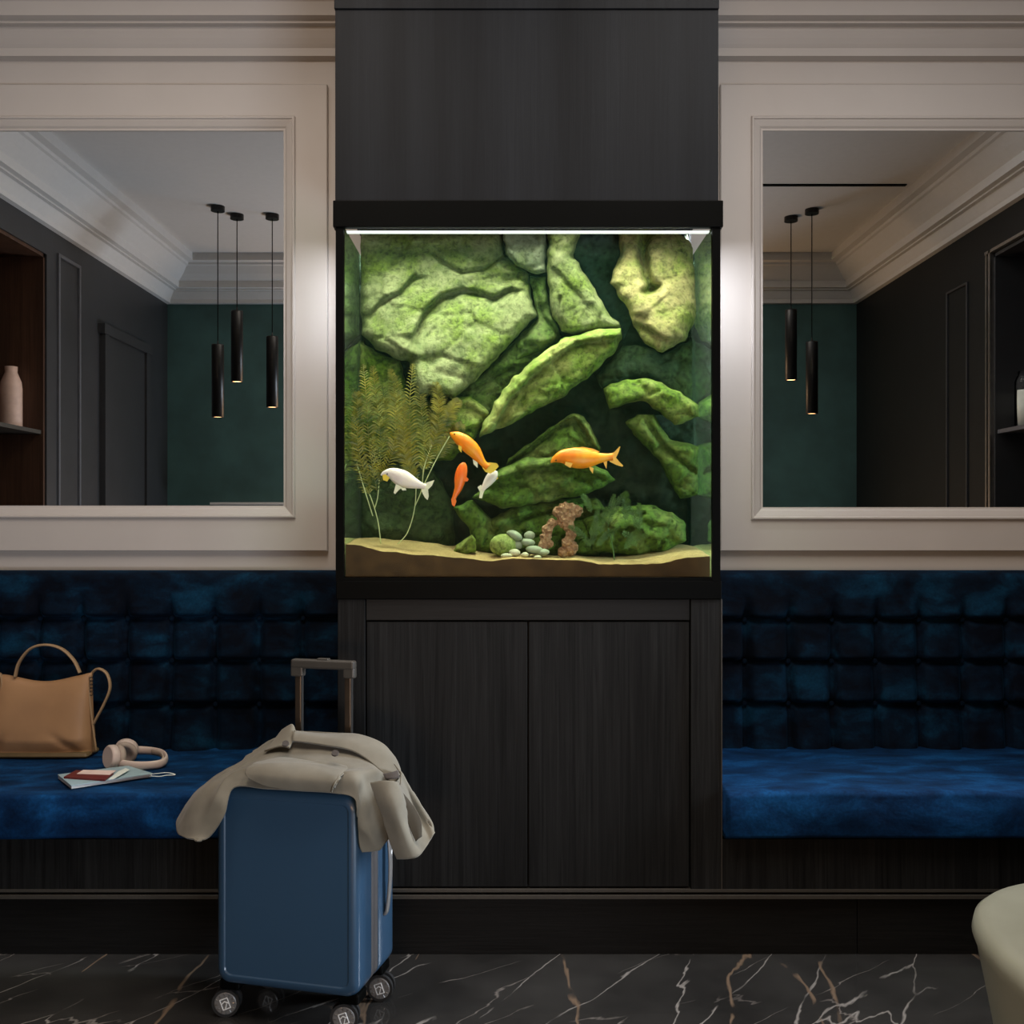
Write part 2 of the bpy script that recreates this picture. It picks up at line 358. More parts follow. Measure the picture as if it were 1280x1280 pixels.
# ------------------------------------------------------------------ tufted velvet benches
def bench(x0, x1, cols, rows, zs, label, side):
    yf, yb = 2.76, 3.32; zt = Z(714, yb)
    t = thing('banquette_bench', label, 'bench', ((x0+x1)/2, 3.1, 0)); L = Vector(t.location)
    # base
    under(box('base_panel', x0, x1, YC, YC+.02, Z(1112), Z(1049), M['wood']), t)
    under(box('base_frame', x0, x1, YC+.02, YM, 0, Z(1052), M['black']), t)
    # seat cushion : rounded section swept along x with soft dents
    prof = []; z0 = .336; r = .016
    for a in range(0, 7): an = PI+PI/2*a/6*1; prof.append((yf+.012+.012*math.cos(an), z0+.012+.012*math.sin(an)))
    prof = prof[::-1]
    for k in range(1, 8): prof.append((yf-.004*math.sin(PI*k/8), z0+.012+(zs-r-z0-.012)*k/8))
    for a in range(0, 9): an = PI-PI/2*a/8; prof.append((yf+r+r*math.cos(an), zs-r+r*math.sin(an)))
    for k in range(1, 16): prof.append((yf+r+(yb+.03-yf-r)*k/15, zs))
    prof.append((yb+.04, z0)); prof.append((yf+.05, z0))
    nx = 140; v = []; f = []; n = len(prof)
    for i in range(nx+1):
        x = x0+(x1-x0)*i/nx; e = min(1, min(i, nx-i)/4)
        for j, (y, z) in enumerate(prof):
            q = Vector((x*3.0, y*4, z*4)); d = noise.noise(q)*.010+noise.noise(q*3)*.003
            wob = noise.noise(Vector((x*2.3+5, 0, 0)))*.006 if z < z0+.03 else 0
            v.append((x, y+(d if y < yf+.03 else 0)-.0, z+(d*.7 if z > zs-.02 else 0)+wob))
    for i in range(nx):
        for j in range(n):
            a = i*n+j; b = i*n+(j+1)%n; f.append((a, b, b+n, a+n))
    f.append(tuple(range(n))[::-1]); f.append(tuple(nx*n+k for k in range(n)))
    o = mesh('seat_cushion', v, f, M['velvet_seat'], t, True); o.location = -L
    # tufted backrest
    st = .007; NX = int((x1-x0)/st); z00 = zs-.02; NZ = int((zt-z00)/st)
    cx = np.array(cols); rz = np.array(rows); v = []; f = []
    dc = cols[1]-cols[0]
    for j in range(NZ+1):
        z = z00+(zt-z00)*j/NZ
        for i in range(NX+1):
            x = x0+(x1-x0)*i/NX
            jx = x+noise.noise(Vector((x*5, z*5, 1)))*.006
            dx = abs(((jx-cols[0])/dc+.5) % 1-.5)*dc
            dz = float(np.min(np.abs(rz-z))); 
            amp = 1.0 if z < rz.max()+.01 else max(0, 1-(z-rz.max())/.09)
            gx = math.exp(-(dx/.013)**2)*.022*amp
            gz = math.exp(-(dz/.010)**2)*.018+(.010*math.exp(-((z-rz[np.argmin(np.abs(rz-z))])/.035)) if z > rz[np.argmin(np.abs(rz-z))] else 0)*0
            db = math.hypot(dx, dz); gb = .014*math.exp(-(db/.022)**2)
            pil = .010*math.cos(min(dx/(dc/2), 1)*PI/2)
            # sagging overlap above every row
            below = [r for r in rows if r <= z]; sag = 0
            h = z-(below[-1] if below else z00); sag = .026*max(0, 1-h/.15)**1.3*min(1, h/.014)**.7*(1-.6*math.exp(-(dx/.02)**2)*amp)
            y = yb-.0+max(gx, gz)+gb-sag+noise.noise(Vector((x*14, z*14, 3)))*.004+noise.noise(Vector((x*40, z*40, 9)))*.0012
            et = (zt-z)/.03
            if et < 1: y += .03*(1-math.sqrt(max(0, 1-(1-et)**2)))
            ex = min(x-x0, x1-x)/.02
            if ex < 1: y += .02*(1-math.sqrt(max(0, 1-(1-ex)**2)))
            v.append((x, y, z))
    for j in range(NZ):
        for i in range(NX):
            a = j*(NX+1)+i; f.append((a, a+1, a+NX+2, a+NX+1))
    k = len(v); top = NZ*(NX+1)
    v += [(x0, YM, z00), (x1, YM, z00), (x1, YM, zt), (x0, YM, zt)]
    f.append((k, k+3, k+2, k+1)); f.append(tuple([top+i for i in range(NX+1)]+[k+2, k+3]))
    f.append(tuple([i*(NX+1) for i in range(NZ, -1, -1)]+[k, k+3])[::-1]); f.append(tuple([i*(NX+1)+NX for i in range(NZ+1)]+[k+2, k+1])[::-1])
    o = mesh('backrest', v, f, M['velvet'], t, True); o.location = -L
    first = None
    for c in cols:
        for r_ in rows:
            if not (x0+.02 < c < x1-.02): continue
            if first is None:
                bm = bmesh.new(); bmesh.ops.create_uvsphere(bm, u_segments=14, v_segments=8, radius=.0085)
                for q in bm.verts: q.co.y *= .45
                first = bm_obj('button', bm, M['velvet'], o, True); b = first
            else:
                b = first.copy(); link(b)
            b.parent = o; b.location = (c, yb+.018, r_)
    return t
sb = 3.325
colsL = [(p-HX)*sb/F for p in range(378-55*10, 379, 55)]
colsL = [c for c in colsL if c > -2.3]
bench(-2.42, X(421), colsL, [Z(881, sb), Z(826, sb), Z(773, sb)], .458, 'blue velvet tufted bench on the left, holding the tan handbag', 0)
colsR = [(932+54.5*i-HX)*sb/F for i in range(0, 14)]; colsR = [c for c in colsR if c < 2.4]
bench(X(903.5), 2.42, colsR, [Z(880, sb), Z(827, sb), Z(775, sb)], .464, 'empty blue velvet tufted bench to the right of the aquarium cabinet', 1)

# ------------------------------------------------------------------ aquarium
def glassmat():
    t = NT('aquarium_glass'); t.n.remove(t.b)
    tr = t.node('ShaderNodeBsdfTransparent'); tr.inputs[0].default_value = (.62, .86, .72, 1)
    gl = t.node('ShaderNodeBsdfGlossy'); gl.inputs['Roughness'].default_value = .0; gl.inputs[0].default_value = (.75, 1, .80, 1)
    lw = t.node('ShaderNodeLayerWeight'); lw.inputs[0].default_value = .5
    r = t.ramp(lw.outputs['Facing'], [(0, (.01,)*3), (.6, (.04,)*3), (.74, (.5,)*3), (.82, (.85,)*3), (1, (.95,)*3)])
    mx = t.node('ShaderNodeMixShader'); t.l(r, mx.inputs[0]); t.l(tr.outputs[0], mx.inputs[1]); t.l(gl.outputs[0], mx.inputs[2])
    t.l(mx.outputs[0], t.out.inputs[0]); return t.m
M['glass'] = glassmat()
def clearglass():
    t = NT('clear_glass'); t.n.remove(t.b)
    tr = t.node('ShaderNodeBsdfTransparent'); tr.inputs[0].default_value = (.985, .995, .99, 1)
    gl = t.node('ShaderNodeBsdfGlossy'); gl.inputs['Roughness'].default_value = .0
    lw = t.node('ShaderNodeFresnel'); lw.inputs[0].default_value = 1.15
    mx = t.node('ShaderNodeMixShader'); t.l(lw.outputs[0], mx.inputs[0]); t.l(tr.outputs[0], mx.inputs[1]); t.l(gl.outputs[0], mx.inputs[2])
    t.l(mx.outputs[0], t.out.inputs[0]); return t.m
M['clearglass'] = clearglass()
def emis(name, col, s):
    t = NT(name); t.b.inputs['Emission Color'].default_value = (*col, 1); t.b.inputs['Emission Strength'].default_value = s
    t.set(Base_Color=(.8,.8,.8)); return t.m
M['led'] = emis('led_strip', (.92, 1, .95), .8)
def watermat():
    t = NT('water'); t.n.remove(t.b)
    sc_ = t.node('ShaderNodeVolumeScatter'); sc_.inputs['Color'].default_value = (.30, .85, .55, 1); sc_.inputs['Density'].default_value = .05; ad = t.node('ShaderNodeAddShader')
    v = t.node('ShaderNodeVolumeAbsorption'); v.inputs['Color'].default_value = (.62, .96, .66, 1); v.inputs['Density'].default_value = .55
    t.l(v.outputs[0], ad.inputs[0]); t.l(sc_.outputs[0], ad.inputs[1]); t.l(ad.outputs[0], t.out.inputs['Volume']); return t.m
M['water'] = watermat()
aq = thing('aquarium', 'tall planted freshwater aquarium with black frame and rock backdrop', 'aquarium', (X(660), YC+.15, Z(749)))
AX0, AX1 = X(430), X(890); AZ0, AZ1 = Z(722), Z(287.5); AYB = 3.16
bm = bmesh.new()
addbox(bm, X(417), X(903), YC-.012, YC+.012, Z(285), Z(252), .002); addbox(bm, X(417), X(420), YC+.012, YC+.05, Z(285), Z(252))
addbox(bm, X(900), X(903), YC+.012, YC+.05, Z(285), Z(252))
under(bm_obj('hood', bm, M['black']), aq)
bm = bmesh.new()
addbox(bm, X(420.5), X(901.5), YC-.006, AYB+.02, Z(749), Z(726), .002); addbox(bm, X(421), X(901), YC-.002, AYB, Z(726), AZ0)
addbox(bm, X(420), X(430), YC-.006, YC+.01, Z(726), Z(285)); addbox(bm, X(890), X(900), YC-.006, YC+.01, Z(726), Z(285))
addbox(bm, AX0-.006, AX0+.001, AYB, AYB+.01, AZ0, 2.18); addbox(bm, AX1-.001, AX1+.006, AYB, AYB+.01, AZ0, 2.18)
under(bm_obj('frame', bm, M['black']), aq)
for px_ in (AX0-.006, AX1+.001): under(box('corner_panel', px_, px_+.005, AYB+.01, 3.34, AZ0, 2.10, M['black']), aq)
under(box('back_panel', AX0-.004, AX1+.004, 3.34, 3.36, AZ0, 2.18, M['black']), aq)
under(box('front_glass', AX0, AX1, YC+.010, YC+.014, AZ0, AZ1+.01, M['clearglass']), aq)
under(mesh('side_glass', [(AX0, YC+.014, AZ0), (AX0, AYB, AZ0), (AX0, AYB, AZ1+.01), (AX0, YC+.014, AZ1+.01)], [(0,1,2,3)], M['glass']), aq)
under(mesh('side_glass', [(AX1, YC+.014, AZ0), (AX1, AYB, AZ0), (AX1, AYB, AZ1+.01), (AX1, YC+.014, AZ1+.01)], [(3,2,1,0)], M['glass']), aq)
under(box('water', AX0+.001, AX1-.001, YC+.016, 3.33, AZ0+.002, AZ1-.012, M['water']), aq)
under(box('light_strip', AX0+.004, AX1-.004, YC+.016, YC+.034, AZ1-.001, AZ1+.003, M['led']), aq)
area('tank_lamp', (X(660), 2.895, 2.118), (math.radians(5), 0, 0), .98, .08, 5.2, (1.0, 1.0, .84), math.radians(84))
for sx, ex in ((-1, AX0), (1, AX1)):
    o = area('wall_glow_fill', (ex-sx*.008, 3.125, 2.112), (0, 0, 0), .012, .02, 1.0, (.86, .90, 1.0), math.radians(100)); aim(o, (ex+sx*.20, 3.38, 1.80))  # small unseen lights added for the tank's glow on the wall

def rockmat(name, stone, stone2, moss, mossamt, bump=.5):
    t = NT(name); v = t.coord()
    big = t.noise(v, 9, 6, .6, .4); fine = t.noise(v, 70, 6, .7); mid = t.noise(v, 22, 5, .6, .8)
    c = t.ramp(mid, [(.3, stone2), (.65, stone)])
    lo = .62-mossamt*.5
    mf = t.ramp(big, [(lo, (0,0,0)), (lo+.22, (1,1,1))])
    mc = t.ramp(fine, [(.35, tuple(x*.45 for x in moss)), (.65, moss)])
    c = t.mix(mf, c, mc); sp = t.ramp(fine, [(.36, (.55,.55,.5)), (.5, (1,1,1)), (.72, (1.15,1.15,1.1))])
    c = t.mix(1.0, c, sp, 'MULTIPLY')
    t.l(c, t.b.inputs['Base Color']); t.set(Roughness=.8); t.b.inputs['Specular IOR Level'].default_value = .25
    ad = t.node('ShaderNodeMath', operation='ADD'); t.l(fine, ad.inputs[0]); t.l(mid, ad.inputs[1])
    t.bump(ad.outputs[0], bump, .012); return t.m
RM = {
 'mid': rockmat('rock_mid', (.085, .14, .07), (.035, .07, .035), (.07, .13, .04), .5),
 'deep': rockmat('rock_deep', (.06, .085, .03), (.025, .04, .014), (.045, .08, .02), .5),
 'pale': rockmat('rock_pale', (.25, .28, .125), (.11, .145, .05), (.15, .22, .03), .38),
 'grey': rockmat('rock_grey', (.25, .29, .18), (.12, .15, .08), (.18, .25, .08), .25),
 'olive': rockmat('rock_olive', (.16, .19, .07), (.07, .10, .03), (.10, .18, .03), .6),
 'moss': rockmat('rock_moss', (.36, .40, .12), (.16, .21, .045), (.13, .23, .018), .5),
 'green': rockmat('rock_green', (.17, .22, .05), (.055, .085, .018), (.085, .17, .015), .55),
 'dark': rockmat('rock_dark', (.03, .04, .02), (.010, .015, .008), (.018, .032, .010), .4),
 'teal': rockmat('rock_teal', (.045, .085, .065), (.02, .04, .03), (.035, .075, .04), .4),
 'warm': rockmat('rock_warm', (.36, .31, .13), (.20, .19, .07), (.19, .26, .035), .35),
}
def rock(name, outline, D, thick, mat, label, bulge=16, grooves=(), ledges=(), tilt=(0, 0), rough=.012, seed=0, step=2.6, group='rocks in the aquarium', back=.05, fs=1.0, fa=1.0):
    """outline in photo pixels at distance D; a solid stone: bulging noisy front, flat back"""
    P = np.array(outline, float); N = len(P)
    # slightly roughen the outline
    Q = []
    for i in range(N):
        a, b = P[i], P[(i+1)%N]; n = max(1, int(np.linalg.norm(b-a)/5))
        for k in range(n):
            p = a+(b-a)*k/n; nn = noise.noise(Vector((p[0]*.09+seed, p[1]*.09, 7)))*3.0
            d = (b-a)/max(1e-6, np.linalg.norm(b-a)); Q.append(p+np.array((-d[1], d[0]))*nn)
    Q = np.array(Q); A = Q; B = np.roll(Q, -1, 0)
    x0, y0 = Q.min(0)-step; x1, y1 = Q.max(0)+step
    xs = np.arange(x0, x1+step, step); ys = np.arange(y0, y1+step, step)
    GX, GY = np.meshgrid(xs, ys); pts = np.stack([GX.ravel(), GY.ravel()], 1)
    def seg(pts, A, B):
        best = np.full(len(pts), 1e9); near = np.zeros_like(pts)
        for a, b in zip(A, B):
            ab = b-a; L2 = ab@ab+1e-9; t = np.clip(((pts-a)@ab)/L2, 0, 1); c = a+t[:, None]*ab
            d = np.hypot(*(pts-c).T); m = d < best; best[m] = d[m]; near[m] = c[m]
        return best, near
    dist, near = seg(pts, A, B)
    inside = np.zeros(len(pts), bool)
    for a, b in zip(A, B):
        c = ((a[1] > pts[:, 1]) != (b[1] > pts[:, 1])); 
        with np.errstate(divide='ignore', invalid='ignore'):
            xi = (b[0]-a[0])*(pts[:, 1]-a[1])/(b[1]-a[1]+1e-12)+a[0]
        inside ^= c & (pts[:, 0] < xi)
    nx, ny = len(xs), len(ys); ins = inside.reshape(ny, nx)
    use = ins.copy()
    use[1:] |= ins[:-1]; use[:-1] |= ins[1:]; u2 = use.copy(); use[:, 1:] |= u2[:, :-1]; use[:, :-1] |= u2[:, 1:]
    ix = np.where(ins.ravel(), -2, -1); fr = {}; V = []; 
    pos = pts.copy(); out = ~inside; pos[out] = near[out]; dd = dist.copy(); dd[out] = 0
    g = np.zeros(len(pts))
    for pl, wd, dp in grooves:
        pl = np.array(pl, float); d, _ = seg(pos, pl[:-1], pl[1:])
        nn = np.array([noise.noise(Vector((p[0]*.07, p[1]*.07, seed+3))) for p in pos])
        g += dp*np.exp(-(d/(wd*(1+.5*nn)))**2)
    for pl, wd, dp in ledges:   # the stone below the line stands back, the stone above overhangs it
        pl = np.array(pl, float); d, nr = seg(pos, pl[:-1], pl[1:])
        below = pos[:, 1] > nr[:, 1]
        g += np.where(below, dp*np.exp(-d/wd), dp*np.exp(-(d/2.0)**2)*.6)
    c = P.mean(0); front = []
    for k, (p, d) in enumerate(zip(pos, dd)):
        e = min(d/bulge, 1); h = thick*math.sqrt(max(0, 1-(1-e)**2))
        q = Vector((p[0]*.022+seed*3.1, p[1]*.022, seed*.7)); r = noise.fractal(q, 1.0, 2.0, 5)
        fc = abs(noise.noise(Vector((p[0]*.035+seed, p[1]*.035, seed+9))))
        vd, vp = noise.voronoi(Vector((p[0]*.030*fs+seed+r*.12, p[1]*.042*fs, seed))); cp = vp[0]; cr = noise.cell_vector(cp*7.3)
        fac = (q.x*0+(p[0]*.030*fs+seed-cp.x)*(cr.x-.5)*1.4+(p[1]*.042*fs-cp.y)*(cr.y-.35)*1.8+(cr.z-.5)*.5)
        h += (r*rough*(.5+.6*fa)-fc*rough*.6+fac*rough*1.7*fa-rough*.7*fa*math.exp(-((vd[1]-vd[0])/.05)**2))*min(1, d/6)+(p[0]-c[0])*tilt[0]+(p[1]-c[1])*tilt[1]-g[k]*min(1, d/4+.3)
        front.append(D-h)
    idx = -np.ones(len(pts), int)
    for k in np.where(use.ravel())[0]:
        idx[k] = len(V); V.append(W(pos[k][0], pos[k][1], front[k])); 
    V = [(min(max(x_, AX0+.004), AX1-.004), y_, z_) for x_, y_, z_ in V]
    nf = len(V)
    for k in np.where(use.ravel())[0]:
        V.append(W(pos[k][0], pos[k][1], max(front[k]+.01, D+back)))
    V = [(min(max(x_, AX0+.004), AX1-.004), y_, z_) for x_, y_, z_ in V]
    faces = []; edges = {}
    for j in range(ny-1):
        for i in range(nx-1):
            q = [j*nx+i, j*nx+i+1, (j+1)*nx+i+1, (j+1)*nx+i]
            if sum(inside[a] for a in q) == 0 or min(idx[a] for a in q) < 0: continue
            f = [idx[a] for a in q]; faces.append(tuple(f[::-1])); faces.append(tuple(a+nf for a in f))
            for a, b in zip(f, f[1:]+f[:1]):
                if (b, a) in edges: edges.pop((b, a))
                else: edges[(a, b)] = 1
    for a, b in edges: faces.append((a, b, b+nf, a+nf))
    o = mesh(name, V, faces, mat, None, True)
    bmm = bmesh.new(); bmm.from_mesh(o.data); bmesh.ops.remove_doubles(bmm, verts=bmm.verts, dist=1e-5)
    bmesh.ops.recalc_face_normals(bmm, faces=bmm.faces)
    loose = [q for q in bmm.verts if not q.link_faces]; bmesh.ops.delete(bmm, geom=loose, context='VERTS')
    bmm.to_mesh(o.data); bmm.free()
    return tag(o, label, 'rock', group)
# backdrop rock face
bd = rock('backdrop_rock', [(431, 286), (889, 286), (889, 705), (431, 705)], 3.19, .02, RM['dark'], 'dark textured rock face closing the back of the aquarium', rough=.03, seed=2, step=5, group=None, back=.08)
bd['category'] = 'rock backdrop'
rock('slab_rock', [(446,286),(628,286),(630,318),(661,343),(664,372),(672,392),(640,428),(600,470),(566,500),(545,492),(520,500),(512,452),(492,447),(470,436),(452,418),(449,350)], 3.06, .07, RM['pale'],
     'largest pale slab rock filling the upper left of the aquarium', 14, seed=4,
     grooves=[([(540,315),(556,330),(576,341),(606,337),(628,320)], 2.0, .03), ([(508,460),(518,424),(530,410)], 3, .012), ([(632,350),(648,346),(660,352)], 3.0, .02)],
     ledges=[([(519,417),(532,388),(552,369),(580,362),(602,366),(616,372),(640,360)], 9, .045), ([(462,392),(480,374),(500,366),(518,345)], 7, .03), ([(600,350),(622,345),(650,342)], 4, .01)], tilt=(0, .0005), fs=.45, fa=.7, rough=.011)
rock('capstone_rock', [(631,286),(682,286),(683,342),(668,342),(645,332),(632,318),(628,300)], 3.04, .035, RM['grey'], 'small grey stone wedged at the top middle of the aquarium', 8, seed=8, rough=.01)
rock('wedge_rock', [(662,346),(682,345),(688,385),(702,421),(680,436),(640,455),(645,430),(672,400)], 3.07, .04, RM['olive'], 'narrow cracked olive stone between the two pale slabs', 8, seed=9, grooves=[([(665,347),(672,370),(678,395),(690,408),(700,420)], 2, .02)])
rock('tapered_slab_rock', [(685,286),(727,286),(717,320),(738,352),(757,385),(776,408),(712,419),(702,414),(690,396),(684,345)], 3.03, .05, RM['pale'],
     'pale tapered slab rock at the top centre, pointing down to the mossy ledge', 12, seed=12, rough=.008, fs=.5, fa=.6, grooves=[([(700,372),(699,395),(705,410)], 2, .015), ([(750,392),(748,405)], 2, .01)])
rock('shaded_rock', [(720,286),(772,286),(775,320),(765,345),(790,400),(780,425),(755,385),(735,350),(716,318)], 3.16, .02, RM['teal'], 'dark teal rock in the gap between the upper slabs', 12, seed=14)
rock('hanging_rock', [(771,286),(846,286),(868,310),(873,350),(872,396),(856,426),(828,441),(806,430),(792,408),(786,388),(763,354),(766,338),(775,320)], 3.04, .06, RM['warm'],
     'rounded warm beige rock hanging at the upper right of the aquarium', 26, seed=17, rough=.010, fs=.6, fa=.6, tilt=(-.0003, .0007), grooves=[([(807,286),(804,320),(808,345),(814,362)], 6, .055), ([(806,364),(822,358)], 4, .03)], ledges=[([(795,405),(812,413),(830,424)], 8, .03)])
rock('shadowed_rock', [(500,495),(560,500),(600,470),(645,425),(672,398),(704,425),(660,460),(625,500),(596,545),(560,520)], 3.09, .04, RM['olive'], 'shaded olive rock under the largest pale slab', 14, seed=20, grooves=[([(570,490),(600,482),(640,460)], 2, .02)])
rock('mossy_ledge_rock', [(598,547),(604,530),(622,498),(640,474),(668,450),(700,424),(714,420),(740,412),(776,410),(778,424),(768,442),(736,470),(700,498),(664,516),(630,534)], 3.0, .075, RM['moss'],
     'long diagonal mossy ledge rock across the middle of the aquarium', 11, seed=23, rough=.015, fs=.7, ledges=[([(612,548),(640,497),(668,468),(704,440),(722,429),(776,422)], 16, .045)])
rock('left_boulder_rock', [(446,425),(470,440),(500,450),(514,500),(545,500),(575,498),(600,512),(596,545),(565,575),(500,580),(446,560)], 3.10, .05, RM['moss'], 'mossy boulder half hidden behind the feathery plants', 20, seed=26)
rock('right_back_rock', [(778,432),(806,432),(828,444),(872,420),(874,520),(850,500),(815,476),(785,474),(752,486),(745,470)], 3.11, .04, RM['mid'], 'dim teal rock beneath the hanging rock', 14, seed=29)
rock('jagged_rock', [(754,486),(773,476),(795,473),(817,474),(845,488),(874,506),(874,520),(858,527),(843,532),(829,520),(812,506),(797,500),(761,512)], 2.98, .05, RM['moss'], 'pale green jagged rock on the right side of the aquarium', 10, seed=31, rough=.014, fs=.7)
rock('leaning_rock', [(782,529),(797,518),(817,518),(837,548),(874,558),(874,619),(850,624),(837,604),(824,576),(796,547)], 2.99, .05, RM['green'], 'green rock leaning at the right glass below the jagged rock', 11, seed=34, grooves=[([(808,525),(830,560),(870,592)], 3, .03)])
rock('lip_rock', [(545,524),(552,506),(566,497),(586,496),(602,505),(613,517),(602,533),(593,548),(572,562),(550,548)], 3.03, .045, RM['moss'], 'small mossy rock tucked under the lower end of the diagonal ledge rock', 9, seed=71, ledges=[([(550,520),(566,508),(586,508),(606,520)], 10, .03)])
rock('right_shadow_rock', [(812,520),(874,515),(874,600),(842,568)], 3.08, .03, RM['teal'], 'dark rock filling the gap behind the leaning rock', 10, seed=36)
rock('arched_rock', [(618,604),(636,574),(668,549),(700,525),(718,515),(730,521),(742,540),(753,561),(740,578),(700,592),(655,606)], 3.0, .045, RM['green'], 'pointed green rock behind the orange fish, peaked in the middle of the aquarium', 6, seed=38, rough=.012, ledges=[([(634,582),(668,556),(700,532),(718,522),(730,538),(745,564)], 10, .06)])
rock('wide_ledge_rock', [(590,622),(618,590),(655,572),(700,570),(760,588),(770,600),(735,618),(690,626),(630,636)], 2.97, .06, RM['green'], 'wide mossy rock under the single orange fish', 12, seed=41, rough=.018, ledges=[([(600,612),(655,588),(700,584),(768,600)], 14, .035)])
rock('low_rock', [(612,650),(640,634),(700,624),(745,622),(760,640),(750,695),(640,695),(615,680)], 3.0, .05, RM['green'], 'low green rock behind the stacked pebbles', 14, seed=44, rough=.02, ledges=[([(620,660),(650,648),(700,636),(760,640)], 12, .03)], grooves=[([(640,650),(690,640),(740,650)], 3, .02)])
rock('mossy_boulder_rock', [(728,650),(770,634),(808,630),(840,640),(858,656),(858,676),(832,690),(790,694),(740,690)], 2.98, .06, RM['green'], 'round mossy boulder at the lower right by the sand', 20, seed=47, rough=.014)
rock('pointed_rock', [(566,634),(590,626),(602,636),(622,656),(634,672),(620,696),(596,690),(584,660)], 3.0, .04, RM['green'], 'small pointed green rock behind the pale shell stone', 9, seed=50)
rock('left_low_rock', [(448,590),(500,575),(545,590),(566,630),(570,690),(448,690)], 3.11, .05, RM['deep'], 'dark olive rock behind the plant stems on the left', 20, seed=53)

# sand
def sandmat():
    t = NT('sand'); v = t.coord(); f = t.noise(v, 260, 4, .7); g = t.noise(v, 14, 4)
    c = t.ramp(f, [(.3, (.30, .19, .065)), (.7, (.62, .46, .20))]); c2 = t.ramp(g, [(.3, (.8,.8,.8)), (.7, (1.1,1.1,1.1))])
    t.l(t.mix(1.0, c, c2, 'MULTIPLY'), t.b.inputs['Base Color']); t.set(Roughness=.95); t.bump(f, .4, .003); return t.m
M['sand'] = sandmat(); M['sand_front'] = plain('brown_front', (.075, .043, .013), .95, var=.35, scale=22, bump=.2)
pro = [(430,680),(450,682),(475,689),(495,690),(515,694),(540,694),(565,697),(590,699),(615,702),(640,698),(665,699),(700,700),(725,700),(750,705),(790,706),(830,704),(855,698),(875,696),(890,695)]
pb = [(430,673),(470,674),(500,676),(540,680),(580,686),(640,688),(700,692),(740,693),(790,692),(830,684),(860,681),(880,682),(890,684)]
V = []; Fc = []; nx, ny = 150, 26; ya, yb_ = YC+.018, 3.16
for j in range(ny+1):
    for i in range(nx+1):
        px = 430.5+459*i/nx; t_ = j/ny; D = ya+(yb_-ya)*t_
        zf = Z(np.interp(px, *zip(*pro)), ya); zb_ = Z(np.interp(px, *zip(*pb)), 3.02)
        x = AX0+.002+(AX1-AX0-.004)*i/nx
        z = zf+(zb_-zf)*min(1, t_*1.6)+noise.noise(Vector((x*18, D*18, 0)))*.004*min(1, t_*6+.5)+noise.noise(Vector((x*60, D*60, 0)))*.0016
        V.append((x, D, z))
for j in range(ny):
    for i in range(nx): a = j*(nx+1)+i; Fc.append((a, a+1, a+nx+2, a+nx+1))
b0 = len(V); V += [(AX0+.002, ya, AZ0+.001), (AX1-.002, ya, AZ0+.001), (AX1-.002, yb_, AZ0+.001), (AX0+.002, yb_, AZ0+.001)]
Fc.append(tuple([b0, b0+1]+[i for i in range(nx, -1, -1)])); Fc.append((b0+3, b0+2, b0+1, b0))
Fc.append(tuple([b0+3, b0]+[j*(nx+1) for j in range(0, ny+1)])); Fc.append(tuple([b0+1, b0+2]+[j*(nx+1)+nx for j in range(ny, -1, -1)]))
o = mesh('sand_bed', V, Fc, M['sand'], None, True); o.data.materials.append(M['sand_front']); o.data.polygons[nx*ny].material_index = 1; o.data.polygons[nx*ny].use_smooth = False; tag(o, 'golden sand bed along the bottom of the aquarium', 'sand'); o['kind'] = 'stuff'  # front face of the bed is a darker brown than its top
def sandz(x, y):
    px = HX+x*F/YC; t_ = (y-ya)/(yb_-ya); zf = Z(np.interp(px, *zip(*pro)), ya); zb_ = Z(np.interp(px, *zip(*pb)), 3.02)
    return float(zf+(zb_-zf)*min(1, t_*1.6))

# pebbles
M['peb'] = plain('pebble_greygreen', (.26, .31, .20), .6, var=.25, scale=40, bump=.2)
M['peb2'] = plain('pebble_pale', (.46, .46, .30), .6, var=.2, scale=40, bump=.2)
M['pebg'] = rockmat('pebble_moss', (.40, .46, .14), (.22, .30, .08), (.24, .36, .07), .4, .4)
def pebble(px, py, rx, ry, D, mat, label, rot=0, dy=.8, group='pebbles on the sand'):
    bm = bmesh.new(); bmesh.ops.create_icosphere(bm, subdivisions=3, radius=1)
    s = D/F; sd = random.random()*50
    for v in bm.verts:
        n = 1+.10*noise.noise(v.co*1.2+Vector((sd, 0, 0)))
        v.co = Vector((v.co.x*rx*s*n, v.co.y*rx*s*dy*n, v.co.z*ry*s*n))
    bmesh.ops.rotate(bm, verts=bm.verts, matrix=Matrix.Rotation(rot, 3, 'Y'))
    o = bm_obj('pebble', bm, mat, None, True); o.location = W(px, py, D); return tag(o, label, 'pebble', group)
pebble(629, 682, 17, 14.5, 2.90, M['pebg'], 'largest mossy round pebble at the left of the pebble pile', group=None)
pebble(643, 669, 10.5, 5.5, 2.90, M['peb'], 'oval grey green pebble leaning on the top of the mossy round pebble', rot=.45)
pebble(645, 681, 8.5, 6, 2.905, M['peb'], 'grey green pebble beside the right edge of the mossy round pebble')
pebble(662, 669, 7, 5.2, 2.91, M['peb'], 'small grey green pebble on top of the right stack')
pebble(660, 678, 9, 5, 2.90, M['peb'], 'oval grey green pebble second from the top of the right stack', rot=.15)
pebble(668, 687, 11, 5, 2.88, M['peb'], 'flat green pebble at the foot of the right stack', rot=.1)
pebble(643, 691, 7.5, 5, 2.87, M['peb2'], 'small olive pebble in front of the mossy round pebble')
pebble(633, 695, 7, 3.6, 2.86, M['peb2'], 'palest flat pebble lowest in front of the pile')
pebble(656, 693.5, 5, 3.4, 2.865, M['peb2'], 'tiny pale pebble between the two stacks')
pebble(678, 690, 9, 4.2, 2.88, M['peb'], 'flat pebble touching the porous red brown stone')
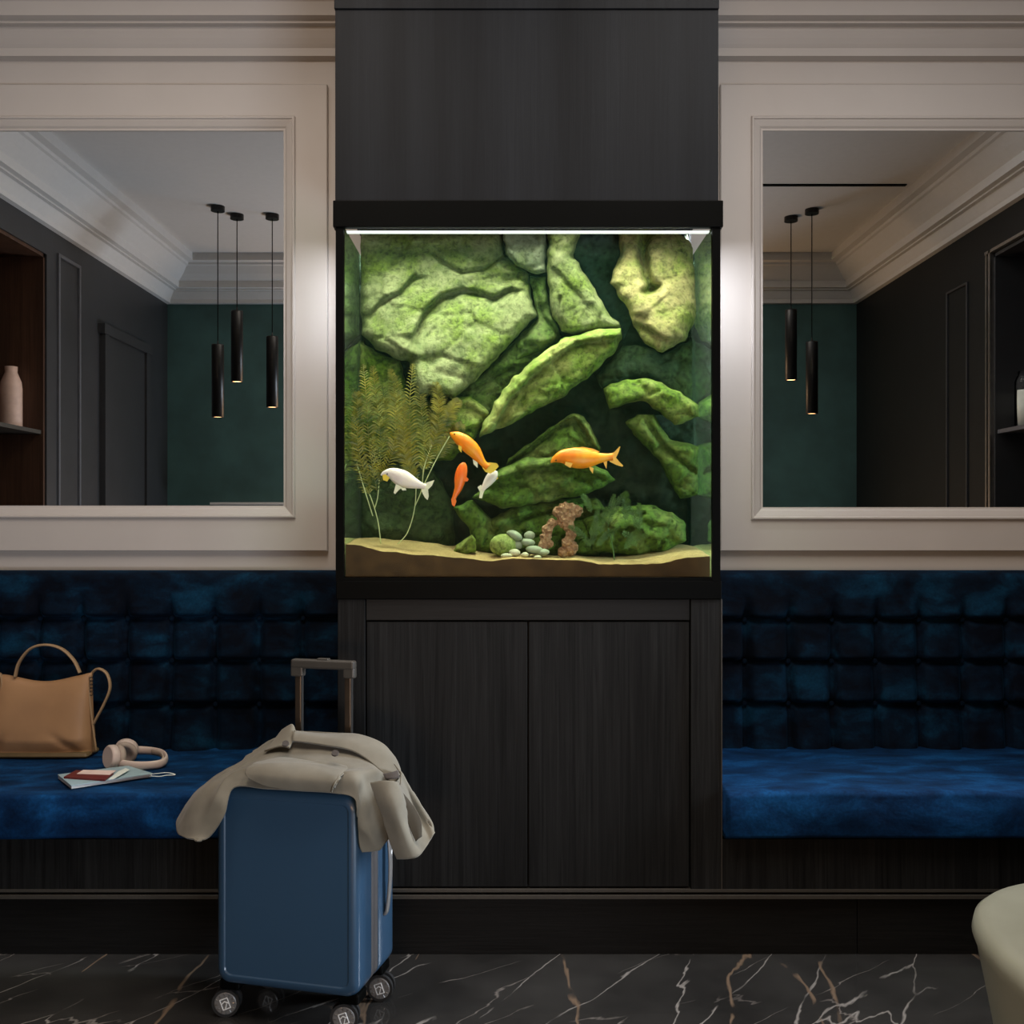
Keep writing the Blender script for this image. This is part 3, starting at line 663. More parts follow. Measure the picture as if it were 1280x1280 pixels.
pebble(672, 697, 5, 3, 2.86, M['peb2'], 'tiny pale pebble nearest the glass beside the porous stone')
rk = rock('shell_stone', [(566,690),(572,682),(582,672),(590,668),(596,675),(595,690),(582,694)], 2.93, .02, RM['moss'], 'small pale green crusted stone left of the pebble pile', 6, seed=60, step=1.5, group=None, back=.012)
# porous stone : arch of lumpy stone
def porous():
    t = NT('lava_stone'); v = t.coord(); f = t.noise(v, 60, 5, .7); vo = t.node('ShaderNodeTexVoronoi'); vo.inputs['Scale'].default_value = 90; t.l(v, vo.inputs['Vector'])
    c = t.ramp(f, [(.3, (.14, .06, .03)), (.5, (.36, .20, .10)), (.72, (.60, .42, .24))]); t.l(c, t.b.inputs['Base Color']); t.set(Roughness=.9)
    t.bump(vo.outputs['Distance'], .9, .01); return t.m
bm = bmesh.new()
def lump(px, py, r, D, sd):
    q = bmesh.ops.create_icosphere(bm, subdivisions=3, radius=1); s = D/F; c = Vector(W(px, py, D))
    for v in q['verts']:
        d = v.co.copy(); n = 1+.35*noise.noise(d*2.2+Vector((sd, 1, 0)))+.22*noise.noise(d*6+Vector((0, sd, 0)))
        v.co = c+Vector((d.x, d.y*.8, d.z))*r*s*n
for i, (a, b, r) in enumerate([(680,682,7),(682,672,7.5),(684,662,7),(690,654,6),(698,640,7),(706,636,8),(714,636,7),(722,638,6.5),(712,646,8),(704,652,8),(711,658,7.5),(714,668,7),(710,678,8),(712,688,8),(704,690,7),(716,684,7),(722,642,5),(687,680,5)]): lump(a, b, r, 2.90, i*3.3)
o = bm_obj('porous_stone', bm, porous(), None, True); tag(o, 'porous red brown lava stone with a hole beside the pebbles', 'rock')
md = o.modifiers.new('r', 'REMESH'); md.mode = 'VOXEL'; md.voxel_size = .0022; md.use_smooth_shade = True

# ------------------------------------------------------------------ aquatic plants
def leafmat(name, a, b):
    t = NT(name); v = t.coord(); f = t.noise(v, 14, 3)
    f2 = t.noise(v, 45, 2); mx_ = t.node('ShaderNodeMath', operation='MULTIPLY_ADD'); mx_.inputs[1].default_value = .55; t.l(f2, mx_.inputs[0]); ml = t.node('ShaderNodeMath', operation='MULTIPLY'); ml.inputs[1].default_value = .45; t.l(f, ml.inputs[0]); t.l(ml.outputs[0], mx_.inputs[2])
    c = t.ramp(mx_.outputs[0], [(.36, a), (.62, b)]); t.l(c, t.b.inputs['Base Color']); t.set(Roughness=.5)
    t.b.inputs['Transmission Weight'].default_value = 0; t.b.inputs['Subsurface Weight'].default_value = 0; return t.m
M['leaf'] = leafmat('feather_leaf', (.035, .065, .006), (.27, .24, .018)); M['stem'] = plain('plant_stem', (.50, .55, .26), .5)
M['leafdark'] = leafmat('dark_leaf', (.03, .09, .012), (.09, .20, .03))
def frond(V, Fc, pts, lw, D0):
    """feathery frond: rows of small curved leaflets along pts (3-D)"""
    P = catmull(pts, 15); n = len(P)
    for i in range(n-1):
        for e in (Vector((.0011, 0, 0)), Vector((0, .0011, 0))):
            k = len(V); V += [P[i]-e, P[i]+e, P[i+1]+e, P[i+1]-e]; Fc.append((k, k+1, k+2, k+3))
    for i in range(2, n):
        d = (P[i]-P[i-1]).normalized(); t_ = i/n; L_ = lw*math.sin(PI*min(1, .12+.88*t_))**.6*(1-.2*t_)+.003
        if t_ > .97: L_ *= .5
        for s in (-1, 1):
            out = (Vector((d.z, 0, -d.x))*s+d*.65+Vector((0, random.uniform(-.5, .5), random.uniform(-.1, .25)))).normalized()
            a = P[i]; w_ = d*L_*.085; mid = a+out*L_*.55+Vector((0, 0, .001)); tip = a+out*L_+Vector((0, 0, -.15*L_))
            k = len(V); V += [a-w_*.6, a+w_*.6, mid-w_, mid+w_, tip]; Fc += [(k, k+1, k+3, k+2), (k+2, k+3, k+4)]
def plant(label, base, stems, fronds, name='feathery_plant', leaf='leaf', cat='aquatic plant', lw=.031, group='feathery plants'):
    t = thing(name, label, cat, base, group=group); L = Vector(base)
    bm = bmesh.new()
    for s in stems: addtube(bm, catmull([W(*p) for p in s], 6), .0016, 6)
    o = bm_obj('stem', bm, M['stem' if leaf == 'leaf' else leaf], t, True); o.location = -L
    for fr in fronds:
        V = []; Fc = []; frond(V, Fc, [W(*p) for p in fr], lw, 0); o = mesh('frond', V, Fc, M[leaf], t); o.location = -L
dl = 2.93
plant('feathery green plant rooted at the far left of the sand', (W(476, 678, dl)[0], dl, sandz(W(476, 678, dl)[0], dl)),
      [[(476,680,dl),(473,655,dl),(468,635,dl),(462,618,dl)], [(468,636,dl),(472,622,dl),(474,600,dl)], [(466,645,dl),(455,610,dl),(446,580,dl)]],
      [[(462,620,dl),(450,580,dl+.02),(440,520,dl+.02),(436,475,dl+.03)], [(472,618,dl),(462,560,dl-.02),(458,500,dl-.02),(454,455,dl)],
       [(474,600,dl),(476,550,dl+.01),(470,495,dl+.02),(466,458,dl+.02)], [(474,605,dl),(492,560,dl-.03),(494,500,dl-.02),(488,462,dl-.02)], [(446,585,dl),(438,560,dl),(434,530,dl),(432,505,dl)],
       [(466,600,dl),(470,560,dl+.04),(480,520,dl+.05),(478,480,dl+.05)], [(462,610,dl),(448,560,dl-.04),(447,510,dl-.04),(446,490,dl-.04)]])
plant('feathery green plant with a curved pale stem behind the white fish', (W(497, 678, dl)[0], dl, sandz(W(497, 678, dl)[0], dl)),
      [[(497,680,dl),(508,668,dl),(515,650,dl),(519,630,dl),(520,610,dl)], [(518,634,dl),(527,612,dl),(530,585,dl),(540,555,dl)], [(527,612,dl),(545,575,dl),(562,545,dl)]],
      [[(520,612,dl),(514,570,dl-.02),(512,510,dl-.02),(516,455,dl)], [(520,606,dl),(502,560,dl+.02),(500,510,dl+.03),(496,470,dl+.03)],
       [(530,590,dl),(530,545,dl+.02),(526,500,dl+.03),(530,462,dl+.03)], [(532,580,dl),(546,540,dl-.02),(548,500,dl-.02),(544,478,dl-.02)],
       [(540,560,dl),(556,530,dl),(566,510,dl),(574,500,dl)], [(545,575,dl),(562,548,dl+.01),(570,538,dl),(578,530,dl)], [(528,590,dl),(538,560,dl+.04),(540,520,dl+.04),(560,490,dl+.05)],
       [(520,600,dl),(508,575,dl-.03),(505,540,dl-.04),(507,505,dl-.04)]])
random.seed(3)
fr = []
for i in range(16):
    x = random.uniform(735, 800); y = random.uniform(640, 690); dd = 2.885-random.uniform(0, .01)
    a = random.uniform(-2.6, -.5); Ln = random.uniform(20, 42)
    x = min(max(x, 735), 800)
    fr.append([(x, y, dd), (x+math.cos(a)*Ln*.5, y+math.sin(a)*Ln*.5-4, dd), (x+math.cos(a)*Ln, y+math.sin(a)*Ln, dd-.01)])
plant('dark green bushy plant in front of the mossy boulder', (W(768, 694, 2.885)[0], 2.885, sandz(W(768, 690, 2.885)[0], 2.885)), [[(768,700,2.885),(765,680,2.885),(760,660,2.885)]], fr, 'bushy_plant', 'leafdark', lw=.012, group=None)

# ------------------------------------------------------------------ fish
def fishmat(name, a, b, c):
    t = NT(name); v = t.coord(); f = t.noise(v, 25, 3); g = t.noise(v, 220, 2)
    cc = t.ramp(f, [(.3, a), (.5, b), (.7, c)]); t.l(cc, t.b.inputs['Base Color']); t.set(Roughness=.4); t.bump(g, .2, .002)
    t.b.inputs['Subsurface Weight'].default_value = .0; t.b.inputs['Subsurface Radius'].default_value = (.01, .006, .003); return t.m
M['orange'] = fishmat('fish_orange', (.95, .20, .004), (1.0, .30, .006), (1.0, .42, .02)); M['orange2'] = fishmat('fish_red_orange', (.95, .12, .006), (1, .17, .01), (1, .24, .02))
M['white'] = fishmat('fish_white', (.80, .68, .62), (.90, .80, .74), (.95, .85, .70))
M['fin_o'] = plain('fin_orange', (1, .50, .08), .4, var=.15, scale=80); M['fin_w'] = plain('fin_white', (.85, .85, .62), .4, var=.1, scale=80); M['eye'] = plain('fish_eye', (.01, .01, .01), .1)
M['yellow'] = plain('fish_yellow', (.85, .62, .06), .4)
def fish(label, spine, D, body, finm, fins, eye, group, headmat=None, yaw=.0):
    """spine: [(px,py,half height px)] nose -> tail root"""
    s = D/F; c = W(spine[len(spine)//2][0], spine[len(spine)//2][1], D); t = thing('goldfish', label, 'fish', c, group=group); L = Vector(c)
    P = catmull([(a, b, h) for a, b, h in spine], 6); n = len(P); V = []; Fc = []; K = 16
    for i, p in enumerate(P):
        a, b = P[max(i-1, 0)], P[min(i+1, n-1)]; dx, dy = b.x-a.x, b.y-a.y; l_ = math.hypot(dx, dy); nx_, ny_ = -dy/l_, dx/l_
        for k in range(K):
            th = 2*PI*k/K; h = max(p.z, .3); cx_ = p.x+nx_*math.sin(th)*h; cy_ = p.y+ny_*math.sin(th)*h
            w3 = W(cx_, cy_, D); V.append(Vector((w3[0], D-math.cos(th)*h*s*.62, w3[2]))-L)
    for i in range(n-1):
        for k in range(K): Fc.append((i*K+k, i*K+(k+1)%K, (i+1)*K+(k+1)%K, (i+1)*K+k))
    Fc.append(tuple(range(K))); Fc.append(tuple((n-1)*K+k for k in range(K))[::-1])
    bo = mesh('body', V, Fc, body, t, True)
    bmm = bmesh.new(); bmm.from_mesh(bo.data); bmesh.ops.recalc_face_normals(bmm, faces=bmm.faces); bmm.to_mesh(bo.data); bmm.free()
    for nm, pl, dy, mt in fins:
        m_ = len(pl); V = []; cxm = sum(p[0] for p in pl)/m_; cym = sum(p[1] for p in pl)/m_
        for off in (-.0008, .0008):
            for p in pl: w3 = W(p[0], p[1], D+dy); V.append(Vector((w3[0], w3[1]+off, w3[2]))-L)
        Fc = [tuple(range(m_)), tuple(range(2*m_-1, m_-1, -1))]+[(k, (k+1)%m_, m_+(k+1)%m_, m_+k) for k in range(m_)]
        mesh(nm, V, Fc, mt or finm, t)
    if eye:
        bm = bmesh.new(); bmesh.ops.create_uvsphere(bm, u_segments=12, v_segments=8, radius=.0022); e = bm_obj('eye', bm, M['eye'], t, True)
        e.location = Vector(W(eye[0], eye[1], D-eye[2]))-L
fish('orange fish swimming left alone on the right of the aquarium', [(688.5,578.5,.6),(694,574,4.5),(704,571,9),(716,572,12.5),(728,573,13),(740,573,10),(750,572.5,6.5),(760,571.5,4.6),(766,571,4.8)], 2.90, M['orange'], M['fin_o'],
     [('tail_fin', [(762,568),(768,565),(774,558.5),(775.5,558),(773,566),(770,572),(774,577),(779,582),(778,583.5),(770,581),(762,577)], 0, None), ('dorsal_fin', [(716,560.5),(728,558.5),(742,561),(750,565),(735,566),(720,565)], 0, None),
      ('pelvic_fin', [(736,583),(742,585),(741,592),(738,588)], -.006, None), ('anal_fin', [(754,577),(759,576),(758,586),(756,582)], 0, None), ('pectoral_fin', [(707,577),(716,579),(713,585),(706,581)], -.02, None)], (695, 575.5, .007), None)
fish('orange fish swimming up and left with a yellow tail, left of centre', [(562.5,541,.8),(566,543,4),(573,547,7.5),(582,554,9.5),(591,562,9),(598,571,6.5),(604,579,4.2),(610,584,4.5)], 2.88, M['orange'], M['fin_o'],
     [('tail_fin', [(604,578),(612,578),(621,579),(623.5,583),(618,589),(613,592),(607,590),(603,585)], 0, M['yellow']), ('pectoral_fin', [(573,556),(577,558),(577,566),(573,561)], -.014, M['yellow']), ('pelvic_fin', [(591,574),(597,578),(597,585),(592,580)], -.008, M['fin_w']), ('dorsal_fin', [(579,544),(588,549),(597,558),(600,566),(594,562),(585,553)], 0, None)], (568, 542.5, .009), None)
fish('small red orange fish swimming upward beside the plants', [(580,578,1.5),(579,582,5),(577,590,7.2),(575,600,7.2),(573,610,5),(569,619,3),(567,624,2.4)], 2.92, M['orange2'], M['orange2'],
     [('tail_fin', [(569,620),(570.5,627),(568,633.5),(565,631),(564,624),(566,620)], 0, None), ('pectoral_fin', [(581,594),(586,599),(584,602),(579,601)], -.006, None)], None, None)
fish('small white fish pointing down just below the yellow tail', [(618,588,4),(616,594,6.5),(611,601,6),(606,608,3.8),(603,613,2)], 2.91, M['white'], M['fin_w'],
     [('tail_fin', [(601,606),(607,611),(604,617),(602.5,623),(599,622.5),(600,615),(597,609)], 0, None), ('dorsal_fin', [(620,592),(623,598),(617,602)], 0, M['yellow'])], None, None)
fish('white fish swimming left in front of the plant stem', [(476,594,.8),(481,591.5,3.5),(490,592,7.5),(501,597,10.5),(510,601,9.5),(519,604.5,6.5),(527,607,4),(532,608.5,3.5)], 2.88, M['white'], M['fin_w'],
     [('tail_fin', [(528,605),(534,603),(543,600),(540,607),(535,612),(536,620),(534.5,625),(531,622),(527,614)], 0, None), ('pelvic_fin', [(495,605),(503,609),(498,613),(494,617.5),(492,616)], -.012, None), ('pectoral_fin', [(500,609),(507,610),(508,613),(503,613)], -.016, None), ('dorsal_fin', [(486,586),(497,585),(508,591),(515,596),(505,594)], 0, None), ('gill_cover', [(478,594),(484,592),(487,597),(484,602),(479,600)], -.0045, M['yellow'])], (484, 592.5, .007), None)

# ------------------------------------------------------------------ pendant lamps
def pendants():
    protos = None
    data = [(-1.723, .885, 1.824, 'lowest of the three pendants in the left mirror, nearest the black panelling'), (-1.653, .73, 2.053, 'highest of the three pendants in the left mirror'),
            (-1.441, .73, 1.90, 'rightmost pendant in the left mirror, close to its frame'), (1.690, .683, 2.07, 'higher pendant in the right mirror, close to its frame'), (1.7725, .83, 1.85, 'lower pendant in the right mirror, away from its frame')]
    bulb = emis('warm_bulb', (1.0, .50, .20), 6.0)
    for x, y, zb_, lab in data:
        t = thing('pendant_lamp', 'black tube pendant, '+lab, 'pendant lamp', (x, y, ZC), group='pendant lamps reflected in the mirrors')
        h = zb_-ZC; L_ = .43
        bm = bmesh.new(); addcyl(bm, (0, 0, -.028), (0, 0, 0), .04); bm_obj('canopy', bm, M['blackmetal'], t)
        bm = bmesh.new(); addcyl(bm, (0, 0, h+L_), (0, 0, -.028), .003, seg=8); bm_obj('cord', bm, M['black'], t)
        lathe('tube_shade', [(.003, h+L_+.02), (.006, h+L_), (.034, h+L_-.003), (.035, h+L_-.01), (.035, h), (.031, h), (.031, h+.03)], M['blackmetal'], t)
        lathe('bulb', [(.0, h+.004), (.029, h+.004), (.029, h+.012)], bulb, t, seg=20)
        l = bpy.data.lights.new('pendant_light', 'SPOT'); l.energy = 3; l.color = (1, .62, .35); l.spot_size = 1.9; l.spot_blend = .6; l.shadow_soft_size = .02
        lo = bpy.data.objects.new('pendant_light', l); link(lo); lo.parent = t; lo.location = (0, 0, h-.01)
pendants()

# niche objects
M['clay'] = plain('beige_ceramic', (.62, .42, .33), .6)
o = lathe('bottle_vase', [(0, 0), (.050, 0), (.054, .008), (.054, .21), (.050, .245), (.034, .285), (.030, .295), (.031, .325), (.027, .326), (.026, .30)], M['clay'], None, (-2.605, 1.545, 1.693))
tag(o, 'matte beige bottle vase on the niche shelf reflected in the left mirror', 'vase')
jar = thing('glass_jar', 'clear glass jar half full of white sand reflected at the right edge', 'jar', (2.585, 1.735, 1.681))
lathe('jar_body', [(0, 0), (.058, 0), (.06, .01), (.06, .235), (.05, .26), (.045, .265), (.045, .285), (.041, .285), (.041, .262), (.055, .235), (.055, .012), (0, .01)], M['clearglass'], jar)
lathe('jar_filling', [(0, .012), (.053, .012), (.053, .19), (0, .192)], plain('white_grit', (.75, .74, .68), .9), jar)

# ------------------------------------------------------------------ suitcase
def casemat():
    t = NT('blue_shell'); v = t.coord(); f = t.noise(v, 900, 2); 
    t.set(Base_Color=(.028, .070, .128), Roughness=.36); t.b.inputs['Metallic'].default_value = .0
    t.b.inputs['Coat Weight'].default_value = .5; t.b.inputs['Coat Roughness'].default_value = .15
    t.bump(f, .05, .001); return t.m
M['case'] = casemat(); M['zip'] = plain('grey_zip_band', (.075, .07, .07), .5); M['rub'] = plain('wheel_rubber', (.02, .02, .02), .5); M['hub'] = plain('wheel_hub', (.30, .29, .28), .35, .5)
M['bronze'] = plain('bronze_metal', (.07, .05, .035), .35, .6); M['whitemark'] = plain('white_mark', (.85, .85, .83), .5)
CA = math.atan2(-.075, .303)
case = thing('suitcase', 'blue hard shell cabin suitcase standing on marble before the cabinet', 'suitcase', (-.509, 2.510, 0), CA)
hw, hd, z0, z1 = .186, .122, .088, .567
def rbox_section(hw, y, r, z0, z1, n=8):
    pts = []
    for cx_, cz_, a0 in ((hw-r, z1-r, 0), (-hw+r, z1-r, PI/2), (-hw+r, z0+r, PI), (hw-r, z0+r, 1.5*PI)):
        for k in range(n+1): a = a0+PI/2*k/n; pts.append((cx_+r*math.cos(a), y, cz_+r*math.sin(a)))
    return pts
def shell(name, prof, mat, capfront=True, capback=True):
    V = []; Fc = []; n = None
    for y, ins in prof:
        r = max(.004, .034-ins*.6); p = rbox_section(hw-ins, y, r, z0+ins, z1-ins); n = len(p); V += p
    for i in range(len(prof)-1):
        for k in range(n): Fc.append((i*n+k, i*n+(k+1)%n, (i+1)*n+(k+1)%n, (i+1)*n+k))
    if capfront: Fc.append(tuple(range(n))[::-1])
    if capback: Fc.append(tuple((len(prof)-1)*n+k for k in range(n)))
    o = mesh(name, V, Fc, mat, case, True)
    bmm = bmesh.new(); bmm.from_mesh(o.data); bmesh.ops.recalc_face_normals(bmm, faces=bmm.faces); bmm.to_mesh(o.data); bmm.free()
    return o
fr_ = [(-hd+.004, .0275), (-hd+.004, .0265), (-hd+.0005, .0255), (-hd+.0, .0235), (-hd+.0008, .017), (-hd+.004, .0095), (-hd+.010, .004), (-hd+.018, .001), (-hd+.03, 0), (-.042, 0), (-.040, .003)]
shell('front_shell', fr_, M['case'])
shell('zip_band', [(-.040, .004), (-.038, .001), (-.020, .0005), (-.018, .006), (-.014, .006), (-.012, .001), (.004, .001), (.006, .004)], M['zip'])
shell('back_shell', [(.006, .003), (.008, 0)]+[(-y, i) for y, i in fr_[::-1][2:]], M['case'])
def csub(o): o.parent = case; return o
# side handle on the right face
bm = bmesh.new(); addtube(bm, catmull([(hw+.002, .045, .23), (hw+.008, .045, .245), (hw+.014, .045, .30), (hw+.016, .045, .35), (hw+.014, .045, .40), (hw+.008, .045, .455), (hw+.002, .045, .47)], 6), .010, 10, flat=(1, .45), up=(1, 0, 0)); hd_ = bm_obj('side_handle', bm, M['hub'], case, True)
box('handle_mark', hw+.0185, hw+.0195, .041, .049, .33, .39, M['whitemark'], hd_)
# hinge clip at the left
box('hinge', -hw-.006, -hw+.002, -.035, -.005, .18, .22, M['hub'], case, bev=.002)
box('hinge', -hw-.006, -hw+.002, -.035, -.005, .42, .46, M['hub'], case, bev=.002)
# telescopic handle
hy = hd-.028
bm = bmesh.new()
for sx in (-.069, .069): addbox(bm, sx-.009, sx+.009, hy-.006, hy+.006, z1-.02, .825, .003)
tel = bm_obj('telescopic_rods', bm, M['bronze'], case)
for sx in (-.069, .069): box('rod_edge', sx+.0085, sx+.0105, hy-.0055, hy+.0055, z1, .822, M['chrome'], tel)
bm = bmesh.new(); addbox(bm, -.088, .088, hy-.012, hy+.012, .826, .850, .006, 3); addbox(bm, -.088, -.054, hy-.011, hy+.011, .805, .832, .004); addbox(bm, .058, .088, hy-.011, hy+.011, .805, .832, .004); addbox(bm, -.016, .016, hy-.009, hy+.009, .848, .8535, .002)
bm_obj('grip', bm, M['trimwood'], case)
# wheels
def wheel(x, y, ang, a0=.012):
    hs = box('wheel_housing', x-.026, x+.026, y-.028, y+.028, .070, .096, M['black'], case, bev=.006)
    def P(a, b, c): return (x+math.cos(ang)*a-math.sin(ang)*b, y+math.sin(ang)*a+math.cos(ang)*b, c)
    bm = bmesh.new()
    addtube(bm, [P(0, 0, .075), P(a0, 0, .055), P(a0, 0, .034)], .007, 10, up=(0, 1, 0))
    addcyl(bm, P(a0, -.014, .033), P(a0, .014, .033), .006); fk = bm_obj('fork', bm, M['hub'], case)
    for s in (-1, 1):
        y0_, y1_ = (.006, .016) if s > 0 else (-.016, -.006)
        bm = bmesh.new(); addcyl(bm, P(a0, y0_, .0335), P(a0, y1_, .0335), .0335, seg=36)
        es = [e for e in bm.edges if len(e.link_faces) == 2 and abs(e.link_faces[0].normal.dot(e.link_faces[1].normal)) < .3]
        wl = bm_obj('wheel', bm, M['rub'], case)
        ye = -.0175 if s < 0 else .0175; yi = -.016 if s < 0 else .016
        bm = bmesh.new(); addcyl(bm, P(a0, yi, .0335), P(a0, ye, .0335), .027, .025, seg=36); hb = bm_obj('hub', bm, M['hub'], wl)
        if s < 0:
            bm = bmesh.new(); q = .0125; w_ = .0026; ye2 = ye-.001
            def bar(a, b):
                addtube(bm, [P(a0+a[0], ye2, .0335+a[1]), P(a0+b[0], ye2, .0335+b[1])], .0014, 6)
            rt = .35; cr = lambda a, b: (a*math.cos(rt)-b*math.sin(rt), a*math.sin(rt)+b*math.cos(rt))
            sq = [cr(-q*.75, -q), cr(q*.75, -q), cr(q*.75, q), cr(-q*.75, q)]
            for k in range(4): bar(sq[k], sq[(k+1)%4])
            bar(cr(-q*.75, q*.1), cr(0, q*.5)); bar(cr(0, q*.5), cr(q*.75, -.1*q)); bar(cr(-q*.3, -q), cr(q*.3, 0))
            bm_obj('emblem', bm, M['whitemark'], hb)
            bm = bmesh.new()
            for k in range(12):
                a = 2*PI*k/12+.1
                addtube(bm, [P(a0+math.cos(a)*.018, ye2+.0004, .0335+math.sin(a)*.018), P(a0+math.cos(a)*.0245, ye2+.0004, .0335+math.sin(a)*.0245)], .001, 5)
            bm_obj('spokes', bm, M['chrome'], hb)
wheel(-.155, -.082, .25, -.018); wheel(.155, -.082, .2, -.018); wheel(.152, .078, .1); wheel(-.155, .078, .1)

# ------------------------------------------------------------------ coat draped over the suitcase
def fabric(name, a, b):
    t = NT(name); f = t.noise(t.coord(), 500, 3, .6); g = t.noise(t.coord(), 18, 4)
    c = t.ramp(g, [(.3, a), (.7, b)]); t.l(c, t.b.inputs['Base Color']); t.set(Roughness=.9); t.b.inputs['Sheen Weight'].default_value = .15
    t.bump(f, .25, .001); return t.m
M['coat'] = fabric('beige_gabardine', (.150, .136, .102), (.195, .178, .136)); M['coatshade'] = fabric('coat_fold_shade', (.045, .038, .025), (.06, .05, .034)); M['coattag'] = fabric('coat_label', (.045, .036, .03), (.06, .048, .04))
coat = thing('trench_coat', 'beige trench coat draped over the top of the blue suitcase', 'coat', (-.503, 2.508, .567))
cL = Vector(coat.location)
def sheet(name, rows, mat, parent, th=.004, sub=8, fold=0, seed=0, L=cL, off=-1, waves=None):
    R = [catmull([W(*p) for p in r], sub) for r in rows]; n = len(R[0]); C = [catmull([r[i] for r in R], sub) for i in range(n)]; m = len(C[0])
    V = []; Fc = []
    for i in range(n):
        for j in range(m):
            p = C[i][j]
            if fold or waves:
                a = C[min(i+1, n-1)][j]-C[max(i-1, 0)][j]; b = C[i][min(j+1, m-1)]-C[i][max(j-1, 0)]; nr = a.cross(b)
                nr = nr.normalized() if nr.length > 1e-9 else Vector((0, -1, 0))
                if nr.y > 0: nr = -nr
                dsp = noise.noise(Vector((p.x*8+seed, p.y*14, p.z*14)))*fold+noise.noise(Vector((p.x*24+p.y*20+seed, p.y*30, p.z*34)))*fold*.3
                if waves:
                    cyc, amp = waves; ph = cyc*i/(n-1)+1.1*noise.noise(Vector((j/m*2.2+seed, i/n*.8, 0)))+.35*math.sin(j/m*5)
                    k_ = abs((ph % 1)-.5)*2; env = min(1, i/(n-1)*6, (1-i/(n-1))*6+.3)
                    env *= min(1, max(0, j/m-.12)*5)
                    dsp += amp*(k_**2.2-.4)*env*(.55+.9*abs(noise.noise(Vector((j/m*3.1, i/n*2, seed+4)))))
                p = p+nr*dsp
            V.append(p-L)
    for i in range(n-1):
        for j in range(m-1): a = i*m+j; Fc.append((a, a+1, a+m+1, a+m))
    o = mesh(name, V, Fc, mat, parent, True)
    md = o.modifiers.new('s', 'SOLIDIFY'); md.thickness = th; md.offset = off
    return o
rows = [  # columns left -> right, each front -> back, in pixels with distance
 [(246,1049,2.35),(231,1047,2.39),(221.5,1040,2.46),(223,1025,2.54),(230,1008,2.62),(236,1000,2.68)],
 [(262,1046,2.36),(250,1030,2.38),(240,1006,2.44),(243,994,2.52),(252,984,2.62),(258,980,2.68)],
 [(280,1018,2.36),(270,996,2.38),(262,984,2.44),(268,974,2.52),(276,967,2.62),(280,965,2.68)],
 [(292,984,2.385),(290,974,2.40),(290,966,2.46),(298,957,2.53),(304,950,2.60),(308,949,2.66)],
 [(330,985,2.37),(328,970,2.39),(328,950,2.46),(332,938,2.53),(336,928,2.585),(338,927,2.62)],
 [(372,988,2.355),(370,970,2.37),(368,948,2.45),(366,932,2.52),(365,918,2.565),(366,915,2.58)],
 [(415,991,2.34),(414,972,2.355),(412,950,2.43),(412,934,2.50),(412,920,2.55),(412,917,2.565)],
 [(444,999,2.33),(446,975,2.34),(452,954,2.42),(452,938,2.49),(448,922,2.54),(446,918,2.56)],
 [(447,1030,2.335),(456,1000,2.34),(470,968,2.40),(474,950,2.48),(470,932,2.54),(464,926,2.57)],
 [(450,1056,2.34),(464,1034,2.35),(482,1000,2.40),(492,972,2.48),(490,948,2.54),(482,938,2.58)],
 [(453,1066,2.345),(474,1062,2.36),(494,1040,2.41),(508,1010,2.48),(504,975,2.54),(496,958,2.58)],
]
sheet('main_drape', rows, M['coat'], coat, .004, 12, fold=.006, seed=2, waves=(3.2, .016))
# front panel fold lying over the case top, ends in a stitched edge
sheet('folded_panel', [[(310,972,2.36),(306,966,2.37),(310,958,2.39),(320,953,2.42)], [(334,983,2.345),(334,968,2.345),(340,955,2.37),(352,948,2.43)], [(372,988,2.335),(374,972,2.33),(380,958,2.36),(388,950,2.42)],
      [(408,989,2.32),(414,976,2.315),(420,966,2.34),(430,957,2.41)], [(415,990,2.32),(419,979,2.315),(427,969,2.34),(440,962,2.41)]], M['coat'], coat, .005, 10, fold=.004, seed=9)
bm = bmesh.new(); addtube(bm, [Vector(p)+Vector((0, -.006, .001))-cL for p in catmull([W(415,990,2.32), W(419,979,2.315), W(427,969,2.34), W(437,963,2.39)], 6)], .0016, 6); bm_obj('cuff_edge', bm, M['coat'], coat, True)
# second roll behind the handle, collar point
sheet('collar', [[(330,938,2.50),(338,930,2.53),(352,912,2.57)], [(350,932,2.49),(358,922,2.52),(365,905,2.56)], [(362,934,2.48),(366,926,2.51),(370,914,2.55)]], M['coat'], coat, .004, 8)
sheet('back_roll', [[(366,926,2.50),(366,918,2.515),(368,913,2.54)], [(400,930,2.48),(400,921,2.50),(402,916,2.53)], [(440,938,2.46),(446,928,2.48),(448,917,2.52)], [(470,958,2.44),(480,945,2.47),(478,928,2.51)], [(492,980,2.42),(502,966,2.46),(494,946,2.50)]], M['coat'], coat, .005, 8, fold=.003, seed=5)
# hanging flap: its front lies over the case side, shade in its open fold is a dark sheet
sheet('hanging_flap', [[(464,978,2.34),(474,1008,2.33),(484,1042,2.325),(497,1073,2.33)], [(479,976,2.325),(489,1005,2.305),(499,1038,2.305),(510,1073,2.315)], [(494,978,2.33),(501,1004,2.318),(508,1036,2.315),(521,1071,2.318)],
      [(499,982,2.365),(508,1006,2.37),(515,1034,2.36),(529,1064,2.335)], [(500,974,2.40),(513,1000,2.415),(526,1026,2.405),(537,1052,2.365)], [(499,964,2.42),(516,992,2.42),(535,1024,2.40),(542,1042,2.38)], [(492,955,2.44),(510,985,2.46),(528,1012,2.46),(538,1032,2.44)]], M['coat'], coat, .0035, 9, fold=.004, seed=21, waves=(1.6, .005))
sheet('fold_shade', [[(497,990,2.350),(504,1010,2.345),(512,1034,2.335),(520,1052,2.325)], [(500,990,2.352),(511,1008,2.348),(520,1028,2.338),(524,1048,2.326)], [(503,991,2.356),(516,1007,2.352),(526,1026,2.342),(527,1046,2.33)]], M['coatshade'], coat, .002, 5)  # dark sheet over the flap, standing for shade in its opening
